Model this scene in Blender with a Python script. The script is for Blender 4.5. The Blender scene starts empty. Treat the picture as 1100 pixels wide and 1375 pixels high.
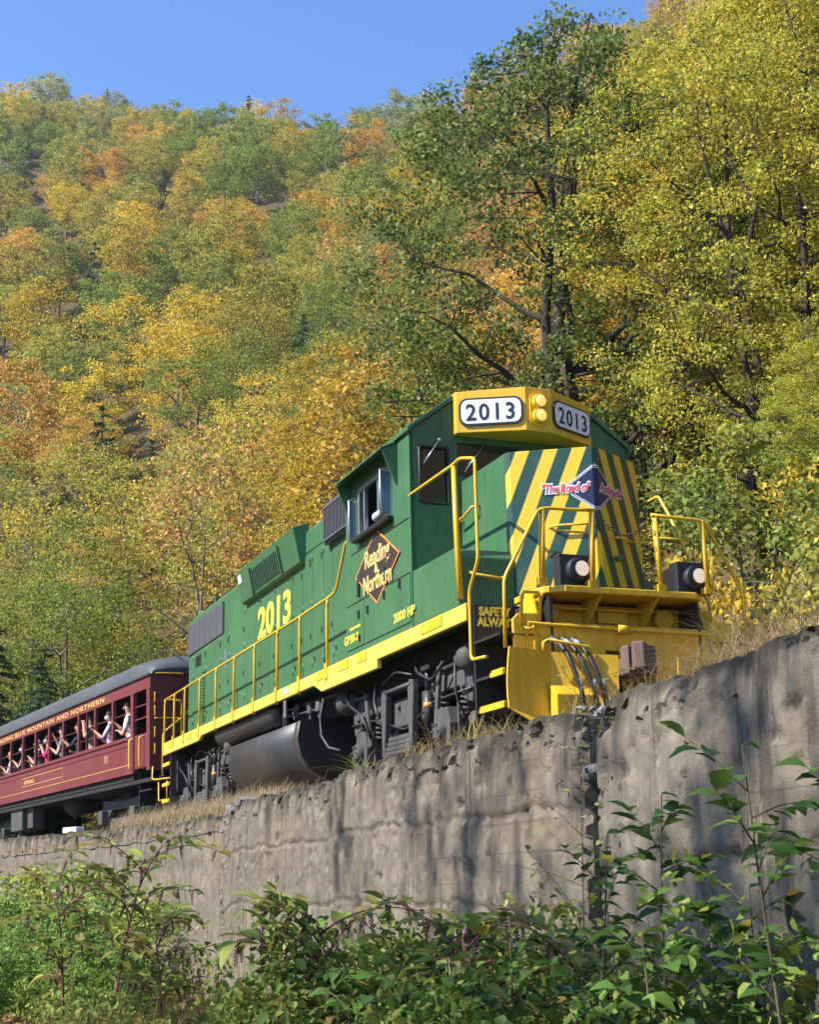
import bpy, bmesh, math, random
import numpy as np
from mathutils import Vector, Matrix, noise as mnoise

# ------------------------------------------------------------------ camera, sky, sun, exposure
sc = bpy.context.scene
COL = sc.collection
cam_d = bpy.data.cameras.new('camera')
cam = bpy.data.objects.new('camera', cam_d)
COL.objects.link(cam)
cam.location = (0.0, 0.0, 1.6)
cam.rotation_euler = (math.pi / 2 + 0.26, 0, 0)
cam_d.sensor_fit = 'VERTICAL'
cam_d.sensor_height = 36.0
cam_d.lens = 1929.8 / 1375 * 36.0
cam_d.clip_start = 0.1
cam_d.clip_end = 6000
sc.camera = cam

YAW = 0.366
FWD = np.array([math.sin(YAW), -math.cos(YAW), 0.0])      # the way the locomotive faces
SIDE = np.array([-math.cos(YAW), -math.sin(YAW), 0.0])    # its camera-side flank
SUN_EL = math.radians(43)
e_ = math.radians(2.0)
sh = SIDE * math.cos(e_) + FWD * math.sin(e_)
sun_dir = np.array([sh[0] * math.cos(SUN_EL), sh[1] * math.cos(SUN_EL), math.sin(SUN_EL)])

world = bpy.data.worlds.new('World')
sc.world = world
world.use_nodes = True
wn = world.node_tree
wn.nodes.clear()
w_out = wn.nodes.new('ShaderNodeOutputWorld')
w_bg = wn.nodes.new('ShaderNodeBackground')
w_sky = wn.nodes.new('ShaderNodeTexSky')
w_sky.sky_type = 'NISHITA'
w_sky.sun_disc = False
w_sky.sun_elevation = SUN_EL
w_sky.sun_rotation = math.atan2(sun_dir[0], sun_dir[1])
w_sky.altitude = 200
w_sky.air_density = 1.0
w_sky.dust_density = 0.0
w_sky.ozone_density = 10.0
w_bg.inputs['Strength'].default_value = 0.138
wn.links.new(w_sky.outputs[0], w_bg.inputs['Color'])
wn.links.new(w_bg.outputs[0], w_out.inputs['Surface'])

sun_d = bpy.data.lights.new('sun', 'SUN')
sun_d.energy = 5.0
sun_d.angle = math.radians(0.53)
sun_d.color = (1.0, 0.95, 0.86)
sun = bpy.data.objects.new('sun', sun_d)
COL.objects.link(sun)
sun.location = (-30, -10, 60)
sun.rotation_euler = Vector(sun_dir).to_track_quat('Z', 'Y').to_euler()

sc.view_settings.view_transform = 'Standard'
sc.view_settings.look = 'None'
sc.view_settings.exposure = 1.12
sc.view_settings.gamma = 1.0
sc.view_settings.use_curve_mapping = False
sc.render.engine = 'CYCLES'
sc.cycles.max_bounces = 6
sc.cycles.diffuse_bounces = 3
sc.cycles.glossy_bounces = 3
sc.cycles.transmission_bounces = 4
sc.cycles.transparent_max_bounces = 6
sc.cycles.use_denoising = True
sc.cycles.denoiser = 'OPENIMAGEDENOISE'
sc.cycles.denoising_prefilter = 'ACCURATE'
sc.cycles.sample_clamp_indirect = 6.0

# ------------------------------------------------------------------ helpers
def tag(o, label=None, cat=None, group=None, kind=None):
    if label: o['label'] = label
    if cat: o['category'] = cat
    if group: o['group'] = group
    if kind: o['kind'] = kind
    return o

def empty(name, loc=(0, 0, 0), mat=None):
    o = bpy.data.objects.new(name, None)
    o.empty_display_size = 0.2
    COL.objects.link(o)
    if mat is not None: o.matrix_world = mat
    else: o.location = loc
    return o

def link(name, me, parent=None):
    o = bpy.data.objects.new(name, me)
    COL.objects.link(o)
    if parent is not None: o.parent = parent
    return o

class MB:
    """collects faces for ONE mesh object"""
    def __init__(s): s.v = []; s.f = []; s.m = []; s.sm = []
    def add(s, verts, faces, mat=0, smooth=False):
        b = len(s.v)
        s.v += [tuple(float(c) for c in p) for p in verts]
        for f in faces:
            s.f.append([b + i for i in f]); s.m.append(mat); s.sm.append(smooth)
        return s
    def box(s, x0, x1, y0, y1, z0, z1, mat=0):
        return s.add([(x0,y0,z0),(x1,y0,z0),(x1,y1,z0),(x0,y1,z0),(x0,y0,z1),(x1,y0,z1),(x1,y1,z1),(x0,y1,z1)],
                     [(0,3,2,1),(4,5,6,7),(0,1,5,4),(1,2,6,5),(2,3,7,6),(3,0,4,7)], mat)
    def prism(s, pts, axis, a, b, mat=0, smooth=False):
        n = len(pts)
        def q(p, t):
            return (t, p[0], p[1]) if axis == 'x' else ((p[0], t, p[1]) if axis == 'y' else (p[0], p[1], t))
        vs = [q(p, a) for p in pts] + [q(p, b) for p in pts]
        base = len(s.v)
        s.add(vs, [tuple(range(n))[::-1], tuple(range(n, 2*n))], mat, False)
        for i in range(n):
            j = (i + 1) % n
            s.f.append([base+i, base+j, base+n+j, base+n+i]); s.m.append(mat); s.sm.append(smooth)
        return s
    def tube(s, pts, r, n=8, mat=0, caps=True, smooth=True):
        pts = [np.array(p, float) for p in pts]
        rs = r if isinstance(r, (list, tuple, np.ndarray)) else [r] * len(pts)
        base = len(s.v); up = None
        for i, p in enumerate(pts):
            t = pts[min(i+1, len(pts)-1)] - pts[max(i-1, 0)]
            t = t / (np.linalg.norm(t) + 1e-9)
            if up is None:
                a = np.array([0, 0, 1.0]) if abs(t[2]) < 0.9 else np.array([1.0, 0, 0])
            else: a = up
            u = a - t * np.dot(a, t); u /= np.linalg.norm(u) + 1e-9
            w = np.cross(t, u); up = u
            for k in range(n):
                an = 2 * math.pi * k / n
                s.v.append(tuple(p + rs[i] * (u * math.cos(an) + w * math.sin(an))))
        for i in range(len(pts) - 1):
            for k in range(n):
                a0 = base + i*n + k; a1 = base + i*n + (k+1) % n
                s.f.append([a0, a1, a1 + n, a0 + n]); s.m.append(mat); s.sm.append(smooth)
        if caps:
            s.f.append([base + k for k in range(n)][::-1]); s.m.append(mat); s.sm.append(False)
            e = base + (len(pts)-1)*n
            s.f.append([e + k for k in range(n)]); s.m.append(mat); s.sm.append(False)
        return s
    def cyl(s, p0, p1, r0, r1=None, n=16, mat=0):
        return s.tube([p0, p1], [r0, r0 if r1 is None else r1], n, mat)
    def ball(s, c, r, n=10, m=7, mat=0):
        rr = r if isinstance(r, (tuple, list)) else (r, r, r)
        base = len(s.v)
        for i in range(m + 1):
            th = math.pi * i / m
            for k in range(n):
                ph = 2 * math.pi * k / n
                s.v.append((c[0]+rr[0]*math.sin(th)*math.cos(ph), c[1]+rr[1]*math.sin(th)*math.sin(ph), c[2]+rr[2]*math.cos(th)))
        for i in range(m):
            for k in range(n):
                a = base+i*n+k; b2 = base+i*n+(k+1) % n
                s.f.append([a, b2, b2+n, a+n]); s.m.append(mat); s.sm.append(True)
        return s
    def build(s, name, mats, parent=None, flip=True, bevel=0, merge=True):
        me = bpy.data.meshes.new(name)
        vs = [(x, -y, z) for x, y, z in s.v] if flip else s.v
        me.from_pydata(vs, [], s.f)
        me.polygons.foreach_set('material_index', s.m)
        me.polygons.foreach_set('use_smooth', s.sm)
        for m in (mats if isinstance(mats, (list, tuple)) else [mats]): me.materials.append(m)
        bm = bmesh.new(); bm.from_mesh(me)
        if merge: bmesh.ops.remove_doubles(bm, verts=bm.verts, dist=1e-5)
        bmesh.ops.recalc_face_normals(bm, faces=bm.faces)
        bm.to_mesh(me); bm.free()
        o = link(name, me, parent)
        if bevel:
            b = o.modifiers.new('edge', 'BEVEL'); b.width = bevel; b.segments = 2
            b.limit_method = 'ANGLE'; b.angle_limit = math.radians(40)
        return o

def rot_pts(pts, z):
    return pts

def text(name, s, size, mat, parent, o, xd, yd, bold=0.0, shear=0.0, sx=1.0, spacing=1.0, align='LEFT', depth=0.003, flip=True):
    cu = bpy.data.curves.new(name, 'FONT')
    cu.body = s; cu.size = size; cu.offset = bold; cu.shear = shear; cu.space_character = spacing
    cu.align_x = align; cu.extrude = depth; cu.resolution_u = 3
    ob = bpy.data.objects.new(name, cu)
    me = bpy.data.meshes.new_from_object(ob)
    bpy.data.objects.remove(ob); bpy.data.curves.remove(cu)
    X = np.array(xd, float); X /= np.linalg.norm(X); Y = np.array(yd, float); Y /= np.linalg.norm(Y)
    N = np.cross(X, Y) if not flip else -np.cross(X, Y)
    O = np.array(o, float)
    n = len(me.vertices); co = np.empty(n*3); me.vertices.foreach_get('co', co); co = co.reshape(-1, 3)
    w = O + co[:, :1]*sx*X + co[:, 1:2]*Y + co[:, 2:3]*N
    if flip: w[:, 1] *= -1
    me.vertices.foreach_set('co', w.ravel()); me.update()
    me.materials.clear(); me.materials.append(mat)
    me.name = name
    return link(name, me, parent)

# ------------------------------------------------------------------ materials
def NT(name):
    m = bpy.data.materials.new(name); m.use_nodes = True
    nt = m.node_tree; nt.nodes.clear()
    out = nt.nodes.new('ShaderNodeOutputMaterial')
    b = nt.nodes.new('ShaderNodeBsdfPrincipled')
    nt.links.new(b.outputs[0], out.inputs[0])
    return m, nt, b, out

def node(nt, t, **kw):
    n = nt.nodes.new(t)
    for k, v in kw.items():
        if k.startswith('i_'): n.inputs[k[2:].replace('_', ' ')].default_value = v
        else: setattr(n, k, v)
    return n

def ramp(nt, stops, fac=None, interp='LINEAR'):
    r = nt.nodes.new('ShaderNodeValToRGB'); r.color_ramp.interpolation = interp
    el = r.color_ramp.elements
    el[0].position, el[0].color = stops[0][0], (*stops[0][1], 1)
    el[1].position, el[1].color = stops[-1][0], (*stops[-1][1], 1)
    for p, c in stops[1:-1]:
        x = el.new(p); x.color = (*c, 1)
    if fac is not None: nt.links.new(fac, r.inputs[0])
    return r

def coords(nt, scale=(1, 1, 1), kind='Object'):
    tc = nt.nodes.new('ShaderNodeTexCoord'); mp = nt.nodes.new('ShaderNodeMapping')
    mp.inputs['Scale'].default_value = scale
    nt.links.new(tc.outputs[kind], mp.inputs[0])
    return mp.outputs[0]

def noise(nt, vec, scale, detail=4, rough=0.55):
    n = nt.nodes.new('ShaderNodeTexNoise')
    n.inputs['Scale'].default_value = scale; n.inputs['Detail'].default_value = detail; n.inputs['Roughness'].default_value = rough
    if vec is not None: nt.links.new(vec, n.inputs['Vector'])
    return n.outputs['Fac']

def mixc(nt, a, b, fac, mode='MIX'):
    m = nt.nodes.new('ShaderNodeMix'); m.data_type = 'RGBA'; m.blend_type = mode
    for sock, val in ((m.inputs[0], fac), (m.inputs[6], a), (m.inputs[7], b)):
        if hasattr(val, 'is_linked') or isinstance(val, bpy.types.NodeSocket): nt.links.new(val, sock)
        elif isinstance(val, (int, float)): sock.default_value = val
        else: sock.default_value = (*val, 1)
    return m.outputs[2]

def math_n(nt, op, a, b=None):
    m = nt.nodes.new('ShaderNodeMath'); m.operation = op
    for i, v in enumerate((a, b)):
        if v is None: continue
        if isinstance(v, (int, float)): m.inputs[i].default_value = v
        else: nt.links.new(v, m.inputs[i])
    return m.outputs[0]

def bump(nt, b, h, strength=0.3, dist=0.02):
    n = nt.nodes.new('ShaderNodeBump'); n.inputs['Strength'].default_value = strength; n.inputs['Distance'].default_value = dist
    nt.links.new(h, n.inputs['Height']); nt.links.new(n.outputs[0], b.inputs['Normal'])

def paint(name, c, dirt=(0.1, 0.08, 0.05), rough=0.4, amount=0.25, streak=True, spec=0.5, grime=0.06):
    """weathered paint: faint fading, rain streaks and road dust"""
    m, nt, b, _ = NT(name)
    n1 = noise(nt, coords(nt, (1, 1, 1)), 1.3, 5)
    n2 = noise(nt, coords(nt, (9, 9, 0.7)), 1.0, 4) if streak else noise(nt, coords(nt), 7, 5)
    n3 = noise(nt, coords(nt), 45, 3)
    f = ramp(nt, [(0.42, (0, 0, 0)), (0.72, (1, 1, 1))], n2).outputs[0]
    light = tuple(min(1, x * 1.22 + 0.008) for x in c); dark = tuple(x * 0.84 for x in c)
    base = mixc(nt, dark, light, n1)
    f2 = math_n(nt, 'MULTIPLY', f, amount)
    base = mixc(nt, base, dirt, f2)
    n4 = noise(nt, coords(nt, (0.55, 0.55, 0.35)), 1.0, 6, 0.6)
    pale = tuple(min(1, x*1.15 + 0.035) for x in c)
    base = mixc(nt, base, pale, math_n(nt, 'MULTIPLY', ramp(nt, [(0.45, (0,0,0)), (0.7, (1,1,1))], n4).outputs[0], 0.45))
    n5 = noise(nt, coords(nt, (22, 22, 0.5)), 1.0, 3)
    base = mixc(nt, base, tuple(x*0.45 for x in c), math_n(nt, 'MULTIPLY', ramp(nt, [(0.58, (0,0,0)), (0.70, (1,1,1))], n5).outputs[0], amount*0.8))
    base = mixc(nt, base, tuple(x*0.6 for x in c), math_n(nt, 'MULTIPLY', ramp(nt, [(0.6, (0,0,0)), (0.75, (1,1,1))], n3).outputs[0], grime * 4))
    nt.links.new(base, b.inputs['Base Color'])
    rr = math_n(nt, 'ADD', math_n(nt, 'MULTIPLY', n2, 0.25), rough - 0.1)
    nt.links.new(rr, b.inputs['Roughness'])
    b.inputs['Specular IOR Level'].default_value = spec
    bump(nt, b, math_n(nt, 'ADD', math_n(nt, 'MULTIPLY', n3, 0.15), noise(nt, coords(nt), 2.2, 2)), 0.10, 0.02)
    return m

def plain(name, c, rough=0.5, metal=0.0, emit=None, es=1.0, spec=0.5):
    m, nt, b, _ = NT(name)
    n1 = noise(nt, coords(nt), 6, 4)
    nt.links.new(mixc(nt, tuple(x*0.8 for x in c), tuple(min(1, x*1.15) for x in c), n1), b.inputs['Base Color'])
    b.inputs['Roughness'].default_value = rough; b.inputs['Metallic'].default_value = metal
    b.inputs['Specular IOR Level'].default_value = spec
    if emit:
        b.inputs['Emission Color'].default_value = (*emit, 1); b.inputs['Emission Strength'].default_value = es
    return m

GREEN_C = (0.038, 0.125, 0.048)
YEL_C = (0.66, 0.39, 0.010)
M = {}
M['green'] = paint('green_paint', GREEN_C, (0.035, 0.06, 0.035), 0.42, 0.42)
M['yellow'] = paint('yellow_paint', YEL_C, (0.20, 0.12, 0.03), 0.42, 0.35)
M['sill_yellow'] = paint('sill_yellow_paint', (0.66, 0.45, 0.06), (0.25, 0.17, 0.06), 0.5, 0.35)
M['black'] = paint('black_paint', (0.012, 0.012, 0.013), (0.05, 0.045, 0.04), 0.45, 0.3)
M['tank'] = paint('dusty_black_tank', (0.024, 0.024, 0.026), (0.06, 0.055, 0.05), 0.45, 0.5)
M['truck'] = paint('dusty_grey_truck', (0.055, 0.053, 0.051), (0.018, 0.016, 0.015), 0.7, 0.5, streak=False)
M['under'] = plain('black_underframe', (0.012, 0.012, 0.012), 0.8)
M['maroon'] = paint('maroon_paint', (0.135, 0.019, 0.024), (0.12, 0.05, 0.045), 0.5, 0.35)
M['maroon_in'] = plain('shaded_maroon_interior', (0.03, 0.008, 0.01), 0.7)  # coach interior shade put into a darker maroon
M['roof'] = paint('grey_roof_paint', (0.040, 0.046, 0.055), (0.075, 0.075, 0.078), 0.6, 0.5)
M['gold'] = plain('gold_lettering', (0.55, 0.33, 0.10), 0.5)
M['numyel'] = plain('yellow_lettering', (0.78, 0.62, 0.06), 0.5)
M['white'] = plain('white_plate', (0.72, 0.74, 0.80), 0.35)
M['ink'] = plain('black_ink', (0.012, 0.014, 0.03), 0.45)
M['navy'] = plain('navy_emblem', (0.010, 0.013, 0.05), 0.4)
M['brownblack'] = plain('charcoal_emblem', (0.035, 0.026, 0.024), 0.45)
M['orange'] = plain('orange_outline', (0.62, 0.24, 0.035), 0.5)
M['cream'] = plain('cream_orange_lettering', (0.80, 0.48, 0.16), 0.5)
M['red'] = plain('red_lettering', (0.62, 0.07, 0.09), 0.5)
M['grille'] = plain('grey_grille_bars', (0.10, 0.10, 0.115), 0.5)
M['grilledark'] = plain('dark_grille_back', (0.012, 0.012, 0.014), 0.8)
M['steel'] = plain('worn_steel', (0.45, 0.45, 0.46), 0.35, 0.8)
M['rust'] = plain('rusty_iron', (0.13, 0.085, 0.065), 0.85)
M['rail'] = plain('brown_rail_steel', (0.13, 0.075, 0.05), 0.6, 0.3)
M['tie'] = plain('weathered_tie', (0.07, 0.05, 0.035), 0.9)
M['rubber_and_shade'] = plain('black_rubber_and_shade', (0.012, 0.012, 0.012), 0.5)  # real rubber parts, and the painted shade in the hood door gaps
M['lamp'] = plain('lamp_lens', (0.62, 0.50, 0.40), 0.12, 0.0, (1.0, 0.78, 0.55), 0.28)
M['amber'] = plain('amber_lit_lens', (0.8, 0.5, 0.15), 0.12, 0.0, (1.0, 0.50, 0.10), 0.5)
m_, nt_, b_, _ = NT('dark_window_glass')
b_.inputs['Base Color'].default_value = (0.012, 0.016, 0.014, 1); b_.inputs['Roughness'].default_value = 0.04; b_.inputs['Specular IOR Level'].default_value = 0.8
M['glass'] = m_
m_, nt_, b_, _ = NT('sky_reflection_glass')
b_.inputs['Base Color'].default_value = (0.12, 0.16, 0.26, 1); b_.inputs['Roughness'].default_value = 0.06; b_.inputs['Specular IOR Level'].default_value = 1.0  # blue base colour paints a sky reflection into the panes
M['skyglass'] = m_

# nose stripes: flat paint, chevrons that climb to the ridge
m_, nt, b, _ = NT('green_yellow_chevron_paint')
tc = nt.nodes.new('ShaderNodeTexCoord'); sp = nt.nodes.new('ShaderNodeSeparateXYZ'); nt.links.new(tc.outputs['Object'], sp.inputs[0])
ay = math_n(nt, 'ABSOLUTE', sp.outputs[1])
u_ = math_n(nt, 'MULTIPLY', math_n(nt, 'SUBTRACT', 0.79, ay), 1.189)
ph = math_n(nt, 'ADD', math_n(nt, 'SUBTRACT', u_, 0.07), math_n(nt, 'MULTIPLY', math_n(nt, 'SUBTRACT', 3.48, sp.outputs[2]), 0.414))
fr = math_n(nt, 'FRACT', math_n(nt, 'ADD', math_n(nt, 'DIVIDE', ph, 0.314), 10.0))
st = math_n(nt, 'LESS_THAN', fr, 0.5)
nz = noise(nt, tc.outputs['Object'], 3, 5)
gy = mixc(nt, (0.009, 0.050, 0.036), (0.66, 0.43, 0.018), st)
gy = mixc(nt, gy, tuple(0.8*x for x in (0.3, 0.25, 0.06)), math_n(nt, 'MULTIPLY', ramp(nt, [(0.55, (0,0,0)), (0.8, (1,1,1))], nz).outputs[0], 0.2))
nt.links.new(gy, b.inputs['Base Color']); b.inputs['Roughness'].default_value = 0.42
M['stripe'] = m_

# concrete
m_, nt, b, _ = NT('weathered_concrete')
pos = coords(nt, (1, 1, 1))
big = noise(nt, pos, 0.7, 6, 0.6); mid = noise(nt, pos, 5, 6, 0.65); fine = noise(nt, pos, 60, 3, 0.7)
stv = noise(nt, coords(nt, (5.5, 5.5, 0.30)), 1.0, 8, 0.7)
c0 = mixc(nt, (0.085, 0.070, 0.052), (0.190, 0.162, 0.125), big)
c1 = mixc(nt, c0, (0.25, 0.215, 0.168), math_n(nt, 'MULTIPLY', ramp(nt, [(0.48, (0,0,0)), (0.68, (1,1,1))], mid).outputs[0], 0.6))
c1 = mixc(nt, c1, (0.075, 0.065, 0.052), math_n(nt, 'MULTIPLY', ramp(nt, [(0.30, (1,1,1)), (0.46, (0,0,0))], mid).outputs[0], 0.6))
pn = noise(nt, pos, 19, 5, 0.7)
c1 = mixc(nt, c1, (0.05, 0.043, 0.035), math_n(nt, 'MULTIPLY', ramp(nt, [(0.60, (0,0,0)), (0.68, (1,1,1))], pn).outputs[0], 0.55))
tanp = noise(nt, coords(nt, (0.5, 0.5, 0.9)), 1.0, 4, 0.6)
c1 = mixc(nt, c1, (0.22, 0.165, 0.105), math_n(nt, 'MULTIPLY', ramp(nt, [(0.5, (0,0,0)), (0.66, (1,1,1))], tanp).outputs[0], 0.5))
c2 = mixc(nt, c1, (0.045, 0.038, 0.030), math_n(nt, 'MULTIPLY', math_n(nt, 'MULTIPLY', ramp(nt, [(0.53, (0,0,0)), (0.58, (1,1,1))], stv).outputs[0], ramp(nt, [(0.42, (0,0,0)), (0.6, (1,1,1))], big).outputs[0]), 0.7))
c3 = mixc(nt, c2, (0.09, 0.08, 0.07), math_n(nt, 'MULTIPLY', ramp(nt, [(0.58, (0,0,0)), (0.66, (1,1,1))], fine).outputs[0], 0.55))
vor = nt.nodes.new('ShaderNodeTexVoronoi'); vor.inputs['Scale'].default_value = 55; nt.links.new(pos, vor.inputs['Vector'])
agg = ramp(nt, [(0.0, (1,1,1)), (0.22, (0,0,0))], vor.outputs['Distance']).outputs[0]
c4 = mixc(nt, c3, (0.40, 0.37, 0.33), math_n(nt, 'MULTIPLY', agg, 0.5))
ck = nt.nodes.new('ShaderNodeTexVoronoi'); ck.feature = 'DISTANCE_TO_EDGE'; ck.inputs['Scale'].default_value = 0.9
wv = nt.nodes.new('ShaderNodeVectorMath'); wv.operation = 'ADD'; nt.links.new(pos, wv.inputs[0])
wn_ = nt.nodes.new('ShaderNodeTexNoise'); wn_.inputs['Scale'].default_value = 3.0; wn_.inputs['Detail'].default_value = 5; nt.links.new(pos, wn_.inputs['Vector'])
wsc = nt.nodes.new('ShaderNodeVectorMath'); wsc.operation = 'SCALE'; wsc.inputs['Scale'].default_value = 0.7; nt.links.new(wn_.outputs['Color'], wsc.inputs[0]); nt.links.new(wsc.outputs[0], wv.inputs[1])
nt.links.new(wv.outputs[0], ck.inputs['Vector'])
ckm = math_n(nt, 'MULTIPLY', ramp(nt, [(0.0, (1,1,1)), (0.010, (0,0,0))], ck.outputs['Distance']).outputs[0], ramp(nt, [(0.48, (0,0,0)), (0.56, (1,1,1))], noise(nt, pos, 1.1, 2)).outputs[0])
c4 = mixc(nt, c4, (0.03, 0.026, 0.022), math_n(nt, 'MULTIPLY', ckm, 0.8))
eff = noise(nt, coords(nt, (1.3, 1.3, 1.0)), 1.7, 8, 0.75)
c4 = mixc(nt, c4, (0.42, 0.39, 0.34), math_n(nt, 'MULTIPLY', ramp(nt, [(0.60, (0,0,0)), (0.70, (1,1,1))], eff).outputs[0], 0.55))
spz = nt.nodes.new('ShaderNodeSeparateXYZ'); nt.links.new(pos, spz.inputs[0])
fz = math_n(nt, 'FRACT', math_n(nt, 'ADD', math_n(nt, 'DIVIDE', spz.outputs[2], 0.21), math_n(nt, 'MULTIPLY', mid, 0.08)))
bl = math_n(nt, 'LESS_THAN', fz, 0.06)
c4 = mixc(nt, c4, (0.07, 0.06, 0.05), math_n(nt, 'MULTIPLY', math_n(nt, 'MULTIPLY', bl, ramp(nt, [(0.45, (0,0,0)), (0.6, (1,1,1))], tanp).outputs[0]), 0.45))
att = nt.nodes.new('ShaderNodeAttribute'); att.attribute_name = 'moss'
gr = math_n(nt, 'MULTIPLY', att.outputs['Fac'], ramp(nt, [(0.30, (0.25,0.25,0.25)), (0.55, (1,1,1))], mid).outputs[0])
c5 = mixc(nt, c4, (0.032, 0.028, 0.020), math_n(nt, 'MULTIPLY', gr, 0.92))
nt.links.new(c5, b.inputs['Base Color']); b.inputs['Roughness'].default_value = 0.93; b.inputs['Specular IOR Level'].default_value = 0.2
hh = math_n(nt, 'ADD', math_n(nt, 'MULTIPLY', mid, 1.0), math_n(nt, 'MULTIPLY', fine, 0.45))
bump(nt, b, hh, 0.8, 0.016)
M['concrete'] = m_

def speckle(name, cols, scale, rough=0.95, bs=0.6, bd=0.03, patch=None):
    m, nt, b, _ = NT(name)
    p = coords(nt)
    v = nt.nodes.new('ShaderNodeTexVoronoi'); v.inputs['Scale'].default_value = scale; nt.links.new(p, v.inputs['Vector'])
    hs = nt.nodes.new('ShaderNodeSeparateColor'); nt.links.new(v.outputs['Color'], hs.inputs[0])
    n = len(cols)
    r = ramp(nt, [(i / max(1, n-1), c) for i, c in enumerate(cols)], hs.outputs[0])
    c = r.outputs[0]
    nb = noise(nt, p, 0.5, 5)
    if patch: c = mixc(nt, c, patch, ramp(nt, [(0.48, (0,0,0)), (0.62, (1,1,1))], nb).outputs[0])
    nt.links.new(c, b.inputs['Base Color']); b.inputs['Roughness'].default_value = rough; b.inputs['Specular IOR Level'].default_value = 0.15
    bump(nt, b, math_n(nt, 'ADD', hs.outputs[1], noise(nt, p, scale*2, 3)), bs, bd)
    return m
M['ballast'] = speckle('grey_ballast', [(0.06,0.055,0.05),(0.15,0.14,0.13),(0.10,0.085,0.07),(0.22,0.20,0.18)], 22)
M['litter'] = speckle('shade_toned_leaf_litter', [(0.045,0.038,0.018),(0.10,0.065,0.03),(0.06,0.05,0.022),(0.13,0.085,0.038),(0.055,0.05,0.02)], 7, 0.95, 0.5, 0.05)  # leaf litter, darkened to olive-brown so bare gaps look like shadowed understory
M['soil'] = speckle('leafy_soil', [(0.07,0.045,0.025),(0.17,0.085,0.04),(0.05,0.04,0.025),(0.24,0.13,0.06)], 16, 0.95, 0.5, 0.03, (0.035,0.055,0.02))
M['stone'] = speckle('grey_stone', [(0.10,0.10,0.10),(0.2,0.19,0.18),(0.28,0.27,0.26)], 5, 0.95, 0.8, 0.05)

# bark
def bark(name, c):
    m, nt, b, _ = NT(name)
    n = noise(nt, coords(nt, (6, 6, 1.2)), 1.6, 6, 0.65)
    nt.links.new(mixc(nt, tuple(x*0.5 for x in c), tuple(x*1.5 for x in c), n), b.inputs['Base Color'])
    b.inputs['Roughness'].default_value = 0.95; b.inputs['Specular IOR Level'].default_value = 0.15
    bump(nt, b, n, 0.6, 0.04)
    return m
M['bark_dark'] = bark('dark_bark', (0.055, 0.045, 0.035))
M['bark_grey'] = bark('grey_bark', (0.17, 0.145, 0.12))
M['stem_green'] = bark('brown_green_stem', (0.10, 0.085, 0.05))
M['stem_red'] = plain('crimson_stem', (0.13, 0.022, 0.035), 0.6)
M['berry'] = plain('purple_black_berry', (0.012, 0.004, 0.012), 0.3)
M['berry_red'] = plain('magenta_unripe_berry', (0.20, 0.012, 0.07), 0.35)

def leafmat(name, rough=0.5, trans=0.4, spec=0.35, jit=0.55, nscale=1.0):
    """leaf: two tints held by the object, mixed leaf by leaf and clump by clump; light passes through"""
    m, nt, b, out = NT(name)
    oi = nt.nodes.new('ShaderNodeObjectInfo')
    at = nt.nodes.new('ShaderNodeAttribute'); at.attribute_type = 'OBJECT'; at.attribute_name = 'tint'
    geo = nt.nodes.new('ShaderNodeNewGeometry')
    n = noise(nt, coords(nt), nscale, 2)
    f = math_n(nt, 'ADD', math_n(nt, 'MULTIPLY', geo.outputs['Random Per Island'], jit),
               math_n(nt, 'MULTIPLY', math_n(nt, 'SUBTRACT', n, 0.5), 1.7))
    f = math_n(nt, 'ADD', f, 0.5 - jit / 2)
    f = ramp(nt, [(0.15, (0,0,0)), (0.85, (1,1,1))], f).outputs[0]
    c = mixc(nt, oi.outputs['Color'], at.outputs['Color'], f)
    v = math_n(nt, 'ADD', math_n(nt, 'MULTIPLY', math_n(nt, 'FRACT', math_n(nt, 'MULTIPLY', geo.outputs['Random Per Island'], 17.3)), 0.7), 0.65)
    hsv = nt.nodes.new('ShaderNodeHueSaturation'); nt.links.new(c, hsv.inputs['Color']); nt.links.new(v, hsv.inputs['Value'])
    nt.links.new(hsv.outputs[0], b.inputs['Base Color'])
    b.inputs['Roughness'].default_value = rough; b.inputs['Specular IOR Level'].default_value = spec
    tr = nt.nodes.new('ShaderNodeBsdfTranslucent'); nt.links.new(hsv.outputs[0], tr.inputs['Color'])
    mx = nt.nodes.new('ShaderNodeMixShader'); mx.inputs[0].default_value = trans
    nt.links.new(b.outputs[0], mx.inputs[1]); nt.links.new(tr.outputs[0], mx.inputs[2]); nt.links.new(mx.outputs[0], out.inputs[0])
    return m
M['leaf'] = leafmat('autumn_leaf', 0.55, 0.42, 0.2)
M['leaf_gloss'] = leafmat('glossy_leaf', 0.52, 0.34, 0.2)
M['leaf_near'] = leafmat('shrub_leaf', 0.48, 0.40, 0.22, 0.9, 0.3)
M['needle'] = leafmat('needle_spray', 0.6, 0.2, 0.2)
M['drygrass'] = leafmat('straw_grass', 0.7, 0.35, 0.2, 1.0)
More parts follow.
